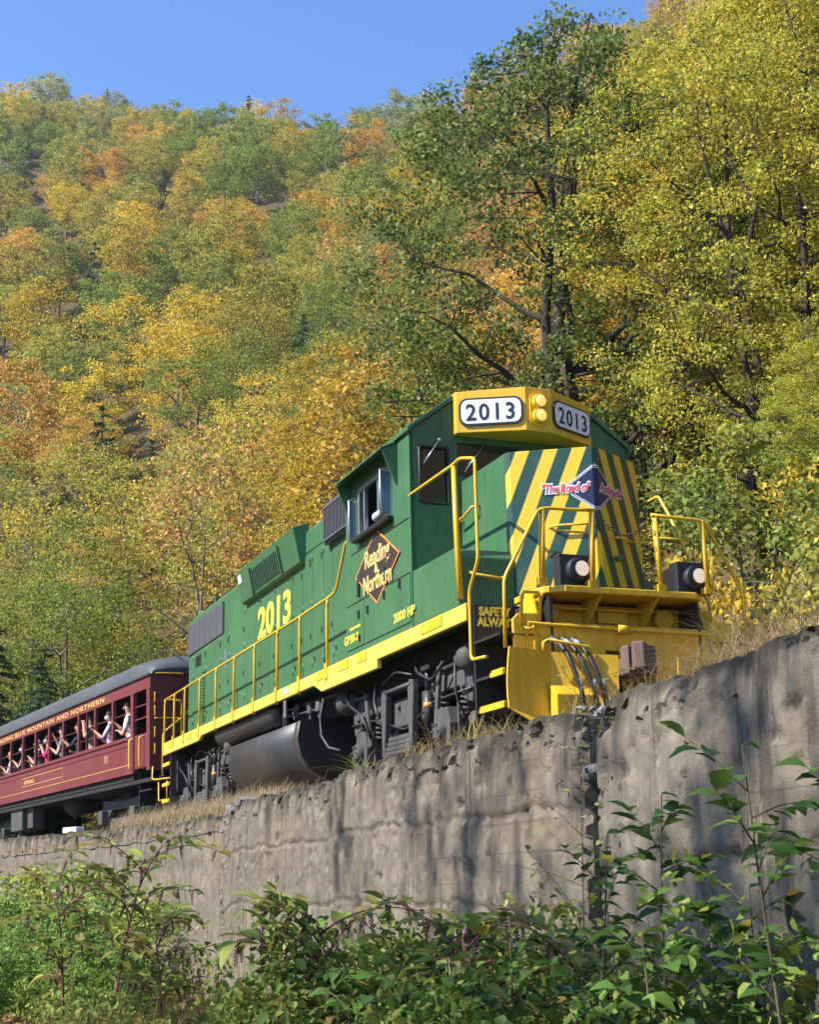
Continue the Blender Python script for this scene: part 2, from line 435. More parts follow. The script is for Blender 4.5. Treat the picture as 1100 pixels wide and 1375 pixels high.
# ------------------------------------------------------------------ the line of the track
T0 = np.array([-0.5791, 21.8349, 2.8214])       # locomotive centre on the rail tops
_ds = 0.25
def _run(sgn, n):
    out = []; p = T0[:2].copy(); y = YAW; s = 0.0
    for i in range(n):
        out.append((s, p[0], p[1], y))
        k = 0.0056 if s > -22 else 0.0105
        ym = y - k * _ds * sgn / 2
        p = p + sgn * _ds * np.array([math.sin(ym), -math.cos(ym)])
        y -= k * _ds * sgn; s += sgn * _ds
    return out
_P = np.array(_run(-1, 1101)[::-1][:-1] + _run(1, 401))    # s from -275 to 100
def track_pt(s, o, z=0.0):
    """point at distance s along the line (forward positive) and o metres to the camera side"""
    x = np.interp(s, _P[:, 0], _P[:, 1]); y = np.interp(s, _P[:, 0], _P[:, 2]); a = np.interp(s, _P[:, 0], _P[:, 3])
    return (x - o * math.cos(a), y - o * math.sin(a), z)
def rail_z(s):
    return 2.8214 + (0.004 * min(30, -s) if s < 0 else 0.0)

def fbm(x, y, z, oct=4, sc_=1.0):
    return mnoise.fractal(Vector((x*sc_, y*sc_, z*sc_)), 1.0, 2.0, oct)

def hill_profile(o, s):
    z = rail_z(max(s, -30)) - 0.32
    if o <= 3.4: return z
    h = 0.86 * (o - 3.4) if o < 15 else 0.86 * 11.6 + 0.84 * (o - 15)
    px = track_pt(s, -o)[0]
    cap = 190.0 - 54 * max(0.0, min(1.0, (px + 90) / 85.0)) + 58 * max(0.0, min(1.0, (px - 5) / 60.0))
    k = 11.0
    h = -k * math.log(math.exp(-h / k) + math.exp(-cap / k))
    return z + h
def hill_z(s, o):
    z = hill_profile(o, s)
    if o > 3.4:
        p = track_pt(s, -o)
        a = min(1.0, (o - 3.4) / 30.0)
        z += a * (4.5 * fbm(p[0]*0.02, p[1]*0.02, 3.1) + 0.8 * fbm(p[0]*0.09, p[1]*0.09, 7.7)) + 0.12 * min(1, (o-3.4)/2) * fbm(p[0]*0.6, p[1]*0.6, 1.0)
    return z

# hillside
ss = list(np.arange(-240, -60, 5.0)) + list(np.arange(-60, 20, 1.5)) + list(np.arange(20, 90, 5.0))
oo = [3.2, 3.6, 4.2, 5, 6, 7.2, 8.6, 10, 12, 14, 16, 19, 22, 26, 30, 36, 42, 50, 58, 68, 78, 90, 102, 116, 130, 146, 162, 180, 198, 216, 236, 260, 300, 380]
vs = []; fs = []
for s in ss:
    for o in oo: vs.append(track_pt(s, -o, hill_z(s, o)))
n = len(oo)
for i in range(len(ss)-1):
    for j in range(n-1):
        fs.append((i*n+j, i*n+j+1, (i+1)*n+j+1, (i+1)*n+j))
me = bpy.data.meshes.new('hillside'); me.from_pydata(vs, [], fs); me.materials.append(M['litter'])
me.polygons.foreach_set('use_smooth', [True]*len(fs))
hill = link('hillside', me); tag(hill, 'steep leaf-strewn wooded hillside behind the train', 'hillside', kind='structure')

# ground before the wall (reaches the horizon on the camera side, runs on under the hill)
xs = [-3000, -800, -250, -90, -45] + list(np.arange(-26, 14.1, 0.8)) + [24, 45, 90, 250, 800, 3000]
ys = [-3000, -800, -250, -90, -30, -8] + list(np.arange(0, 44.1, 0.8)) + [60, 100, 250, 800, 3000]
vs = []; fs = []
for x in xs:
    for y in ys:
        near = abs(x) < 40 and -5 < y < 60
        vs.append((x, y, 0.10 * fbm(x*0.4, y*0.4, 5.5) + 0.05 if near else 0.0))
n = len(ys)
for i in range(len(xs)-1):
    for j in range(n-1): fs.append((i*n+j, (i+1)*n+j, (i+1)*n+j+1, i*n+j+1))
me = bpy.data.meshes.new('ground'); me.from_pydata(vs, [], fs); me.materials.append(M['soil'])
me.polygons.foreach_set('use_smooth', [True]*len(fs))
tag(link('ground', me), 'leaf-covered soil at the foot of the wall', 'ground', kind='structure')

# ballast bed between wall and hill
vs = []; fs = []
bs_ = list(np.arange(-240, -60, 4.0)) + list(np.arange(-60, 30, 0.4)) + list(np.arange(30, 90, 4.0))
bo = [-3.5, -3.0, -2.4, -1.6, -1.2, -0.7, 0.0, 0.7, 1.2, 1.6, 1.85, 2.05]
for s in bs_:
    for o in bo:
        p = track_pt(s, o)
        z = rail_z(s) - 0.22 - (0.10 if abs(o) > 1.5 else 0) + 0.05 * fbm(p[0]*3, p[1]*3, 0, 3)
        vs.append((p[0], p[1], z))
n = len(bo)
for i in range(len(bs_)-1):
    for j in range(n-1): fs.append((i*n+j, (i+1)*n+j, (i+1)*n+j+1, i*n+j+1))
me = bpy.data.meshes.new('track_bed'); me.from_pydata(vs, [], fs); me.materials.append(M['ballast'])
me.polygons.foreach_set('use_smooth', [True]*len(fs))
tag(link('track_bed', me), 'grey ballast bed of the railway line', 'track bed', kind='structure')

# rails and ties
trk = empty('railway_track', (float(T0[0]), float(T0[1]), float(T0[2])))
tag(trk, 'single railway track with brown rails under the train', 'railway track')
iw = trk.matrix_basis.inverted()
for g_ in (-0.755, 0.755):
    mb = MB(); ring = [(-0.07, -0.17), (0.07, -0.17), (0.07, -0.155), (0.012, -0.13), (0.012, -0.045), (0.036, -0.03), (0.036, 0), (-0.036, 0), (-0.036, -0.03), (-0.012, -0.045), (-0.012, -0.13), (-0.07, -0.155)]
    S = list(np.arange(-80, 45, 1.0)); base = 0
    for s in S:
        for a, z in ring:
            p = track_pt(s, g_ + a, rail_z(s) + z - 0.02)
            mb.v.append((p[0]-T0[0], p[1]-T0[1], p[2]-T0[2]))
    k = len(ring)
    for i in range(len(S)-1):
        for j in range(k):
            mb.f.append([i*k+j, i*k+(j+1) % k, (i+1)*k+(j+1) % k, (i+1)*k+j]); mb.m.append(0); mb.sm.append(False)
    mb.build('rail', M['rail'], trk, flip=False)
tm = MB().box(-0.11, 0.11, -1.3, 1.3, -0.36, -0.19).build('tie', M['tie'], trk, flip=False)
first = True
for s in np.arange(-34, 20, 0.55):
    o = tm if first else link('tie', tm.data, trk)
    first = False
    a = np.interp(s, _P[:, 0], _P[:, 3]); p = track_pt(s, 0, rail_z(s))
    o.location = (p[0]-T0[0], p[1]-T0[1], p[2]-T0[2]); o.rotation_euler = (0, 0, a + math.pi/2 + math.pi)

# ------------------------------------------------------------------ retaining wall in poured sections
wall = empty('retaining_wall', track_pt(6, 2.4, 0.0))
tag(wall, 'long weathered concrete retaining wall holding up the track', 'wall')
WO = np.array(wall.location)
def wall_section(s0, s1, off, topf, seed, step=0.06, zs=0.06, joints=(0.62, 1.28), drips=1.0):
    S = np.arange(s0, s1 + 1e-6, step); nz = int(3.1 / zs)
    vs = []; moss = []; rows = nz + 1 + 5
    for s in S:
        top = topf(s) + 0.035 * fbm(s*1.3, seed, 0.3, 5) + 0.05 * (mnoise.turbulence(Vector((s*2.4, seed, 2.0)), 4, True) - 0.6) + 0.02*fbm(s*9, seed, 5.0, 2)
        for j in range(nz + 1):
            t = j / nz; z = -0.35 + t * (top + 0.35); d = top - z
            q = (s, seed, z)
            disp = 0.009 * fbm(s*0.7, z*0.7, seed) + 0.008 * fbm(s*3.0, z*3.0, seed+4, 6) + 0.004*fbm(s*14, z*14, seed+5, 2)
            pit = fbm(s*4.2, z*4.2, seed+9, 3)
            if pit > 0.5: disp -= min(0.04, (pit - 0.5) * 0.3)
            pit2 = fbm(s*11, z*11, seed+19, 2)
            if pit2 > 0.62: disp -= min(0.03, (pit2 - 0.62) * 0.2)
            spall = fbm(s*0.9, z*1.3, seed+27, 4)
            if spall > 0.42: disp -= 0.012 + 0.02*abs(fbm(s*9, z*9, seed+28, 3))
            for jn, jd in enumerate(joints):
                jz = jd + 0.006 * fbm(s*2.2, jn*7.0, seed+2, 3)
                w = abs(d - jz)
                if w < 0.022: disp -= 0.05 * (1 - w/0.022) * (0.45 + 0.7*max(0, fbm(s*1.1, jn*3, seed)+0.3))
                if jz > d: disp += 0.007
            # crumbling crown
            cr = max(0.0, 1 - d / (0.10 + 0.22*max(0.0, fbm(s*0.9, seed, 8.0)+0.2)))
            tb = mnoise.turbulence(Vector((s*3.6, z*3.6, seed+6)), 4, True)
            disp -= cr * 0.03 + (0.055 if (cr > 0.12 and tb > 0.62) else 0.0) + (0.04 if (cr > 0.3 and tb > 0.8) else 0.0)
            e0 = min(s - s0, s1 - s)
            if e0 < 0.16: disp -= 0.05 * (1 if abs(fbm(s*5, z*3, seed+12, 4)) > 0.22 else 0)
            p = track_pt(s, off + disp, z); vs.append((p[0]-WO[0], p[1]-WO[1], p[2]))
            drip = 0.10 + drips*1.5*max(0.0, fbm(s*2.6, seed, 20.0, 4)+0.15)*max(0.0, fbm(s*0.35, seed, 33.0, 2)+0.6)
            moss.append(min(1.0, max(0.0, 1.25*(1 - d/drip))))
        for k in range(1, 6):
            o = off - 0.09 - 0.14*k; p = track_pt(s, o)
            z = top - 0.03*k*0.4 + 0.07 * (mnoise.turbulence(Vector((s*4.2, o*4.2, seed+3)), 4, True) - 0.5)
            if k == 5: z = rail_z(s) - 0.55
            vs.append((p[0]-WO[0], p[1]-WO[1], z)); moss.append(0.5)
    fs = []
    for i in range(len(S)-1):
        for j in range(rows-1): fs.append((i*rows+j, (i+1)*rows+j, (i+1)*rows+j+1, i*rows+j+1))
    # end faces
    for i in (0, len(S)-1):
        base = i*rows; b0 = len(vs)
        vs += [vs[base+j] for j in range(nz+1)]; moss += [0.4]*(nz+1); b = len(vs)
        for j in range(nz+1):
            p = track_pt(S[i], off - 0.75, vs[base+j][2]); vs.append((p[0]-WO[0], p[1]-WO[1], vs[base+j][2])); moss.append(0.4)
        for j in range(nz):
            f = (b0+j, b0+j+1, b+j+1, b+j); fs.append(f if i == 0 else f[::-1])
    me = bpy.data.meshes.new('wall_section'); me.from_pydata(vs, [], fs); me.materials.append(M['concrete'])
    a = me.attributes.new('moss', 'FLOAT', 'POINT'); a.data.foreach_set('value', moss)
    me.polygons.foreach_set('use_smooth', [(j < nz - int(0.22/zs)) for i in range(len(S)-1) for j in range(rows-1)] + [False]*(len(fs)-(len(S)-1)*(rows-1)))
    return link('wall_section', me, wall)
o1 = wall_section(12.55, 27, 2.40, lambda s: 2.83 + 0.012*max(0, s-12.5) - 0.10*math.exp(-((s-12.5)/0.25)**2), 11.0, 0.035, 0.024, joints=(1.02,), drips=0.2)
o2 = wall_section(0.75, 12.42, 2.42, lambda s: 2.80 + 0.04*math.exp(-((s-7.3)/1.2)**2) - 0.07*math.exp(-((s-12.5)/0.35)**2) - 0.20*math.exp(-((s-0.7)/0.5)**2), 31.0, 0.035, 0.024)
o3 = wall_section(-75, 0.55, 2.02, lambda s: 2.80 + 0.014*min(22, max(0, -s-2)) - 0.06*math.exp(-((s+0.2)/1.0)**2), 53.0, 0.09, 0.07, (0.75, 1.45))
for o_, lb in ((o1, 'concrete wall section with a crumbled crown nearest the viewer'), (o2, 'concrete wall section below the locomotive'), (o3, 'set-back concrete wall section below the red coach')):
    o_['label'] = lb

# rocks on the crown of the wall
def rock_mesh(name, seed, mat):
    bm = bmesh.new(); bmesh.ops.create_icosphere(bm, subdivisions=2, radius=1.0)
    for v in bm.verts:
        d = v.co.normalized(); k = 1 + 0.35*mnoise.noise(d*1.3 + Vector((seed, 0, 0))) + 0.16*mnoise.noise(d*3.1 + Vector((0, seed, 0)))
        q = Vector((round(d.x*k*2.2)/2.2, round(d.y*k*2.2)/2.2, round(d.z*k*2.2)/2.2))
        v.co = (d*k)*0.6 + q*0.4
        v.co.z *= 0.7
    me = bpy.data.meshes.new(name); bm.to_mesh(me); bm.free(); me.materials.append(mat); return me
rocks = [rock_mesh('rock', i*3.7, M['stone']) for i in range(5)]
rr = random.Random(5)
def rock(s, o, z, r, lab, k=0, grp='loose stones along the wall top'):
    ob = link('rock', rocks[k % 5]); ob.location = track_pt(s, o, z); ob.scale = (r*rr.uniform(.9, 1.4), r*rr.uniform(.8, 1.1), r*rr.uniform(.7, 1.0))
    ob.rotation_euler = (rr.uniform(-.3, .3), rr.uniform(-.3, .3), rr.uniform(0, 6.28)); tag(ob, lab, 'rock', grp)
rock(0.6, 2.05, 2.72, 0.24, 'big grey boulder lodged in the gap between the wall sections', 0)
rock(0.05, 2.1, 2.60, 0.16, 'grey stone wedged low in the gap between wall sections', 1)
rock(-0.5, 1.95, 2.78, 0.15, 'flat grey stone beside the boulder, towards the coach', 2)
rock(1.25, 2.2, 2.78, 0.17, 'dark stone beside the boulder, towards the locomotive', 3)
rock(12.2, 2.05, 2.78, 0.13, 'pale stone at the notch in the wall before the coupler', 4)
rock(12.75, 1.95, 2.82, 0.17, 'grey stone just past the notch in the wall', 1)
rock(12.45, 2.36, 2.35, 0.10, 'small pale stone stuck in the crack of the wall', 2)
rock(-6.6, 1.7, 2.93, 0.13, 'grey stone in the dry grass below the coach steps', 0)
# pale block by the coach
ob = MB().box(-0.36, 0.36, -0.11, 0.11, 0, 0.13).build('concrete_block', M['white'], None, flip=False, bevel=0.012)
p = track_pt(-14.4, 1.75, 2.98); ob.location = p; ob.rotation_euler = (0, 0, math.pi/2 + 0.66 + math.pi/2 + math.pi/2)
tag(ob, 'pale square-cut block lying on the wall below the red coach', 'block')

# loose stones: nobody could count them
def scatter_stones(name, label, spots, seed):
    r = np.random.default_rng(seed); V = []; F = []
    base = [(1,0,0),(-1,0,0),(0,1,0),(0,-1,0),(0,0,1),(0,0,-1)]
    tri = [(0,2,4),(2,1,4),(1,3,4),(3,0,4),(2,0,5),(1,2,5),(3,1,5),(0,3,5)]
    for (x, y, z, sz) in spots:
        b = len(V); A = r.normal(size=(3, 3)); Q, _ = np.linalg.qr(A)
        k = r.uniform(0.6, 1.3, 6)
        for i, q in enumerate(base):
            w = Q @ (np.array(q)*sz*k[i]*np.array([1, .8, .65])); V.append((x+w[0], y+w[1], z+w[2]*0.8))
        F += [tuple(b+i for i in t) for t in tri]
    me = bpy.data.meshes.new(name); me.from_pydata(V, [], F); me.materials.append(M['stone'])
    return tag(link(name, me), label, 'stones', kind='stuff')
r_ = np.random.default_rng(2)
sp = []
for _ in range(5200):
    s = r_.uniform(-26, 20); o = r_.uniform(1.15, 2.0) if r_.random() < .8 else r_.uniform(-3, 1.2)
    x, y, _z = track_pt(s, o); sp.append((x, y, rail_z(s) - 0.30 + r_.uniform(0, 0.05), abs(r_.normal(0.045, 0.02)) + 0.012))
for _ in range(500):
    s = r_.normal(12.5, 0.3); z = r_.uniform(2.55, 2.83); x, y, _z = track_pt(s, 2.2 - r_.uniform(0, .5)); sp.append((x, y, z, r_.uniform(0.02, 0.07)))
for _ in range(420):
    s = r_.normal(0.3, 0.6); z = r_.uniform(2.3, 2.75); x, y, _z = track_pt(s, 1.95 - r_.uniform(0, .5)); sp.append((x, y, z, r_.uniform(0.03, 0.09)))
for _ in range(900):
    s = r_.uniform(2, 20); x, y, _z = track_pt(s, r_.uniform(1.75, 2.2)); sp.append((x, y, 2.83 + r_.uniform(-.03, .02), r_.uniform(0.015, 0.05)))
scatter_stones('ballast_stones', 'loose grey ballast and broken concrete along the wall top', sp, 3)
# ------------------------------------------------------------------ locomotive
def frame_matrix(yaw, cant, t):
    fx = np.array([math.sin(yaw), -math.cos(yaw), 0]); sy = np.array([-math.cos(yaw), -math.sin(yaw), 0]); z = np.array([0, 0, 1.0])
    c, s = math.cos(cant), math.sin(cant)
    y2 = c*sy - s*z; z2 = c*z + s*sy
    m = Matrix.Identity(4)
    for i in range(3):
        m[i][0] = fx[i]; m[i][1] = -y2[i]; m[i][2] = z2[i]; m[i][3] = t[i]
    return m
loco = empty('diesel_locomotive', mat=frame_matrix(YAW, 0.022, T0))
tag(loco, 'green and yellow diesel locomotive numbered 2013 with striped nose', 'locomotive')
HY = 1.05; CY_ = 1.46; DECK = 1.73
def part(mb, name, mat, bevel=0, parent=None, label=None):
    o = mb.build(name, mat, parent or loco, True, bevel)
    if label: o['label'] = label
    return o
def mir(fn, name, mat, bevel=0, parent=None):
    """the same part on both flanks"""
    a = part(fn(1), name, mat, bevel, parent); b = part(fn(-1), name, mat, bevel, parent)
    return a, b
def ybox(x0, x1, y0, y1, z0, z1, sg):
    return MB().box(x0, x1, min(sg*y0, sg*y1), max(sg*y0, sg*y1), z0, z1)

# underframe and side sills
part(MB().box(-8.2, 7.5, -0.95, 0.95, 1.22, 1.66).box(-8.25, -7.6, -1.30, 1.30, 0.72, 1.5), 'underframe', M['under'])
sill_pts = [(-8.3, 1.73), (7.15, 1.73), (7.15, 1.545), (4.42, 1.545), (4.42, 1.44), (2.2, 1.44), (1.85, 1.565), (-4.9, 1.565), (-5.15, 1.49), (-8.3, 1.49)]
mir(lambda g: MB().prism(sill_pts, 'y', g*1.40, g*1.46), 'side_sill', M['sill_yellow'], 0.006)
mir(lambda g: ybox(-8.28, 7.14, 0.93, 1.397, 1.69, 1.722, g), 'walkway', M['green'])
part(MB().box(-8.3, -7.7, -1.39, 1.39, 1.694, 1.726), 'rear_deck', M['green'])
for x0, x1 in ((2.0, 2.5), (2.95, 3.35), (3.7, 4.05), (5.9, 6.5), (-7.9, -7.5), (-6.1, -5.7)):
    part(MB().box(x0, x1, 1.462, 1.468, 1.60, 1.715), 'sill_patch', M['yellow'])
part(MB().box(0.42, 0.62, 1.463, 1.469, 1.62, 1.70), 'sill_decal', M['white'])

# long hood
prof = [(-HY, DECK), (HY, DECK), (HY, 4.13), (0.93, 4.245), (0.45, 4.29), (-0.45, 4.29), (-0.93, 4.245), (-HY, 4.13)]
hood = part(MB().prism(prof, 'x', -7.9, 3.30), 'long_hood', M['green'], 0.01)
seams = [-7.42, -6.33, -5.13, -4.5, -3.4, -2.36, -1.48, -0.45, 0.07, 0.53, 1.09, 1.55, 2.3, 3.2]
ri = random.Random(3)
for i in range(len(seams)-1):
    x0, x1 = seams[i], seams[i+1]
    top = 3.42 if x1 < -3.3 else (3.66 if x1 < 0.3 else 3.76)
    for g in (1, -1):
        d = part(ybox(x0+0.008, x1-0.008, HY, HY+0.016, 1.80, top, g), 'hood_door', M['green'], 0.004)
        part(ybox(x0-0.004, x1+0.004, HY+0.0005, HY+0.003, 1.79, top+0.012, g), 'gap_shade_backing', M['rubber_and_shade'], 0, d)  # added black backing plate: paints the shade seen in the door gaps
        if g == 1:
            if not -2.7 < x1 < -0.3: part(MB().box(x1-0.08, x1-0.055, HY+0.014, HY+0.03, top-0.22, top-0.12), 'latch', M['black'], 0.004, d)
            part(MB().box(x1-0.08, x1-0.06, HY+0.014, HY+0.03, 2.45, 2.53), 'latch', M['black'], 0.004, d)
            if i % 2: part(MB().box(x0+0.1, x0+0.14, HY+0.014, HY+0.03, 2.10, 2.16), 'latch', M['black'], 0.004, d)
            for hz in (2.02, 2.9, top-0.15):
                part(MB().cyl((x0+0.01, HY+0.018, hz), (x0+0.01, HY+0.018, hz+0.12), 0.012, n=6), 'hinge', M['green'], 0, d)
# louvred rear door
for k in range(5):
    part(MB().prism([(-7.2, 3.12+k*0.045), (-6.75, 3.12+k*0.045), (-6.75, 3.14+k*0.045), (-7.2, 3.14+k*0.045)], 'y', HY+0.014, HY+0.03), 'louver', M['black'])
for k in range(16):
    part(MB().box(-6.62, -6.40, HY+0.014, HY+0.032, 2.0+k*0.062, 2.03+k*0.062), 'louver', M['green'])
part(MB().cyl((-4.78, HY+0.012, 2.9), (-4.78, HY+0.03, 2.9), 0.06, n=14).box(-4.84, -4.72, HY+0.01, HY+0.03, 2.75, 3.1), 'sight_glass', M['steel'], 0.01)
# radiator grille
def grille(x0, x1, z0, z1, y, nb, vert, name, back=True, cross=3):
    t = empty(name); t.parent = loco
    if back: part(MB().box(x0, x1, y-0.005, y+0.006, z0, z1), 'back_plate', M['grilledark'], 0, t)
    mb = MB()
    for k in range(nb):
        f = (k + 0.5)/nb
        if vert: mb.box(x0+(x1-x0)*f-0.010, x0+(x1-x0)*f+0.010, y+0.006, y+0.03, z0, z1)
        else: mb.box(x0, x1, y+0.006, y+0.03, z0+(z1-z0)*f-0.010, z0+(z1-z0)*f+0.010)
    o = part(mb, 'slats', M['grille'], 0, t); o['kind'] = 'stuff'
    for k in range(cross + 1):
        f = k/cross
        if vert: part(MB().box(x0, x1, y+0.006, y+0.036, z0+(z1-z0)*f-0.012, z0+(z1-z0)*f+0.012), 'bar', M['grille'], 0, t)
        else: part(MB().box(x0+(x1-x0)*f-0.014, x0+(x1-x0)*f+0.014, y+0.006, y+0.036, z0, z1), 'bar', M['grille'], 0, t)
    return t
grille(-7.86, -4.98, 3.44, 4.03, HY+0.002, 22, False, 'radiator_grille', True, 6)
# raised intake box behind the cab
part(MB().box(1.38, 3.30, HY-0.05, HY+0.10, 3.66, 4.20).prism([(1.38, 4.20), (3.3, 4.20), (3.3, 4.24), (1.38, 4.24)], 'y', 0.8, HY+0.10), 'intake_box', M['grille'], 0.008)
grille(1.42, 3.26, 3.70, 4.18, HY+0.10, 30, True, 'intake_grille', True, 1)
mir(lambda g: ybox(0.2, 1.36, HY, HY+0.012, 3.80, 4.11, g), 'filter_panel', M['green'], 0.005)
# dynamic brake blister, widest at the top
bl = part(MB().prism([(1.0, 4.30), (1.27, 4.20), (1.16, 3.66), (1.0, 3.62)], 'x', -3.28, 0.19), 'brake_blister', M['green'], 0.012)
part(MB().prism([(-1.0, 4.30), (-1.27, 4.20), (-1.16, 3.66), (-1.0, 3.62)], 'x', -3.28, 0.19), 'brake_blister', M['green'], 0.012)
def bly(z): return 1.16 + (z-3.66)/(0.54)*0.11
mb = MB(); a, c = 3.71, 4.06
mb.add([(-2.35, bly(a)+.004, a), (-0.72, bly(a)+.004, a), (-0.72, bly(c)+.004, c), (-2.35, bly(c)+.004, c)], [(0, 1, 2, 3)])
part(mb, 'grille_back', M['grilledark'], 0, bl)
mb = MB()
for k in range(15):
    x = -2.32 + 1.58*k/14
    mb.prism([(bly(a)+.004, a), (bly(a)+.022, a), (bly(c)+.022, c), (bly(c)+.004, c)], 'x', x-0.012, x+0.012)
o = part(mb, 'slats', M['green'], 0, bl); o['kind'] = 'stuff'
for x0, x1 in ((-2.46, -2.36), (-0.71, -0.66)):
    part(MB().prism([(bly(a-.04), a-.04), (bly(a-.04)+.045, a-.04), (bly(c+.04)+.045, c+.04), (bly(c+.04), c+.04)], 'x', x0, x1), 'grille_frame', M['green'], 0.004, bl)
part(MB().prism([(bly(3.98)+.003, 3.98), (bly(3.98)+.012, 3.98), (bly(4.12)+.012, 4.12), (bly(4.12)+.003, 4.12)], 'x', -3.18, -2.98), 'sticker', M['white'], 0, bl)
# roof fittings
for x in (-6.9, -5.3):
    f = part(MB().cyl((x, 0, 4.28), (x, 0, 4.40), 0.60, n=28), 'radiator_fan', M['green'])
    part(MB().cyl((x, 0, 4.401), (x, 0, 4.42), 0.52, n=28), 'fan_grille', M['grilledark'], 0, f)
part(MB().cyl((-3.5, 0.55, 4.26), (-3.5, 0.55, 4.50), 0.14, n=16).cyl((-3.5, 0.55, 4.50), (-3.5, 0.55, 4.56), 0.17, 0.10, n=16), 'exhaust_stack', M['black'])
part(MB().box(-6.0, -5.94, 0.9, 1.0, 4.22, 4.34), 'lifting_lug', M['green'], 0.01)

# big road number on the hood
text('lettering', '2013', 0.70, M['numyel'], loco, (-2.52, HY+0.019, 2.93), (1, 0, 0), (0, 0, 1), bold=0.022, sx=1.42, spacing=1.0)

# ---- cab
xr, xf = 3.30, 5.64
cabw = MB()
# side wall around the window opening, both flanks
wx0, wx1, wz0, wz1 = 3.86, 5.03, 3.17, 3.80
def cab_side(g):
    mb = MB()
    for (a0, a1, b0, b1) in ((xr, wx0, DECK, 4.06), (wx1, xf, DECK, 4.06), (wx0, wx1, DECK, wz0), (wx0, wx1, wz1, 4.06)):
        mb.box(a0, a1, min(g*1.40, g*CY_), max(g*1.40, g*CY_), b0, b1)
    return mb
mir(cab_side, 'cab_side', M['green'], 0.0)
# lower cabinet panels with seam line
mir(lambda g: ybox(xr+0.02, 3.98, CY_, CY_+0.012, 1.80, 2.36, g), 'cabinet_door', M['green'], 0.004)
mir(lambda g: ybox(4.0, 5.60, CY_, CY_+0.012, 1.80, 2.36, g), 'cabinet_door', M['green'], 0.004)
for (x, z, h) in ((4.15, 2.15, 0.10), (4.75, 2.22, 0.10), (5.28, 2.25, 0.10), (3.82, 2.15, 0.10), (3.82, 2.42, 0.22), (4.80, 2.43, 0.17), (3.84, 1.86, 0.08)):
    part(MB().box(x-0.02, x+0.02, CY_+0.010, CY_+0.035, z, z+h), 'latch', M['black'], 0.004)
part(MB().box(3.5, 5.58, CY_, CY_+0.008, 3.02, 3.028).box(xr+0.02, 5.6, CY_+0.001, CY_+0.014, 2.366, 2.376), 'panel_seam', M['black'])
# rear and front walls, floor
part(MB().prism([(-1.40, DECK), (1.40, DECK), (1.40, 4.06), (0.9, 4.48), (-0.9, 4.48), (-1.40, 4.06)], 'x', xr, xr+0.05), 'cab_rear_wall', M['green'])
fw = MB()
def front_window(g): return (0.99, 1.33, 3.20, 3.88)
for g in (1, -1):
    for (y0, y1, z0, z1) in ((0.85, 0.97, DECK, 4.06), (1.35, 1.457, DECK, 4.06), (0.97, 1.35, DECK, 3.20), (0.97, 1.35, 3.90, 4.06)):
        fw.box(xf-0.05, xf, min(g*y0, g*y1), max(g*y0, g*y1), z0, z1)
fw.prism([(-1.457, 4.06), (1.457, 4.06), (0.9, 4.47), (-0.9, 4.47)], 'x', xf-0.05, xf)
fw.box(xf-0.05, xf, -0.85, 0.85, DECK, 3.55); fw.box(xf-0.05, xf, -0.85, 0.85, 3.97, 4.06); fw.box(xf-0.05, xf, -0.05, 0.05, 3.55, 3.97)
part(fw, 'cab_front_wall', M['green'])
for g in (1, -1):
    w = part(MB().box(xf-0.04, xf-0.025, min(g*0.96, g*1.36), max(g*0.96, g*1.36), 3.18, 3.92), 'front_side_window', M['glass'])
    part(MB().tube([(xf+0.006, g*0.98, 3.22), (xf+0.006, g*0.98, 3.86), (xf+0.006, g*1.0, 3.885), (xf+0.006, g*1.32, 3.885), (xf+0.006, g*1.34, 3.86), (xf+0.006, g*1.34, 3.22), (xf+0.006, g*1.32, 3.2), (xf+0.006, g*1.0, 3.2), (xf+0.006, g*0.98, 3.22)], 0.015, 6, caps=False), 'gasket', M['rubber_and_shade'], 0, w)
    part(MB().box(xf-0.04, xf-0.025, min(g*0.04, g*0.86), max(g*0.04, g*0.86), 3.53, 3.98), 'windshield', M['glass'])
part(MB().cyl((xf+0.03, 1.09, 3.97), (xf+0.04, 1.30, 3.66), 0.009, n=6).cyl((xf+0.0, 1.09, 3.97), (xf+0.05, 1.09, 3.97), 0.02, n=8), 'wiper', M['steel'])
part(MB().cyl((xf+0.03, 0.50, 3.99), (xf+0.04, 0.78, 3.60), 0.009, n=6), 'wiper', M['steel'])
part(MB().box(xr, xf-0.06, -1.38, 1.38, 2.28, 2.33), 'cab_floor', M['under'])
# roof
part(MB().prism([(-1.50, 4.045), (-1.455, 4.045), (-1.455, 4.07), (-0.9, 4.485), (0.9, 4.485), (1.455, 4.07), (1.455, 4.045), (1.50, 4.045), (1.50, 4.10), (0.93, 4.53), (0.4, 4.59), (-0.4, 4.59), (-0.93, 4.53), (-1.50, 4.10)], 'x', xr-0.05, xf+0.04), 'cab_roof', M['green'], 0.008)
# awning over the side window
aw = part(MB().prism([(1.462, 4.03), (1.68, 3.93), (1.68, 3.955), (1.462, 4.055)], 'x', 3.48, 5.25), 'window_awning', M['green'], 0.004)
for x in (3.49, 5.22):
    part(MB().prism([(1.462, 4.02), (1.66, 3.93), (1.50, 3.55), (1.462, 3.50)], 'x', x, x+0.02), 'awning_bracket', M['green'], 0, aw)
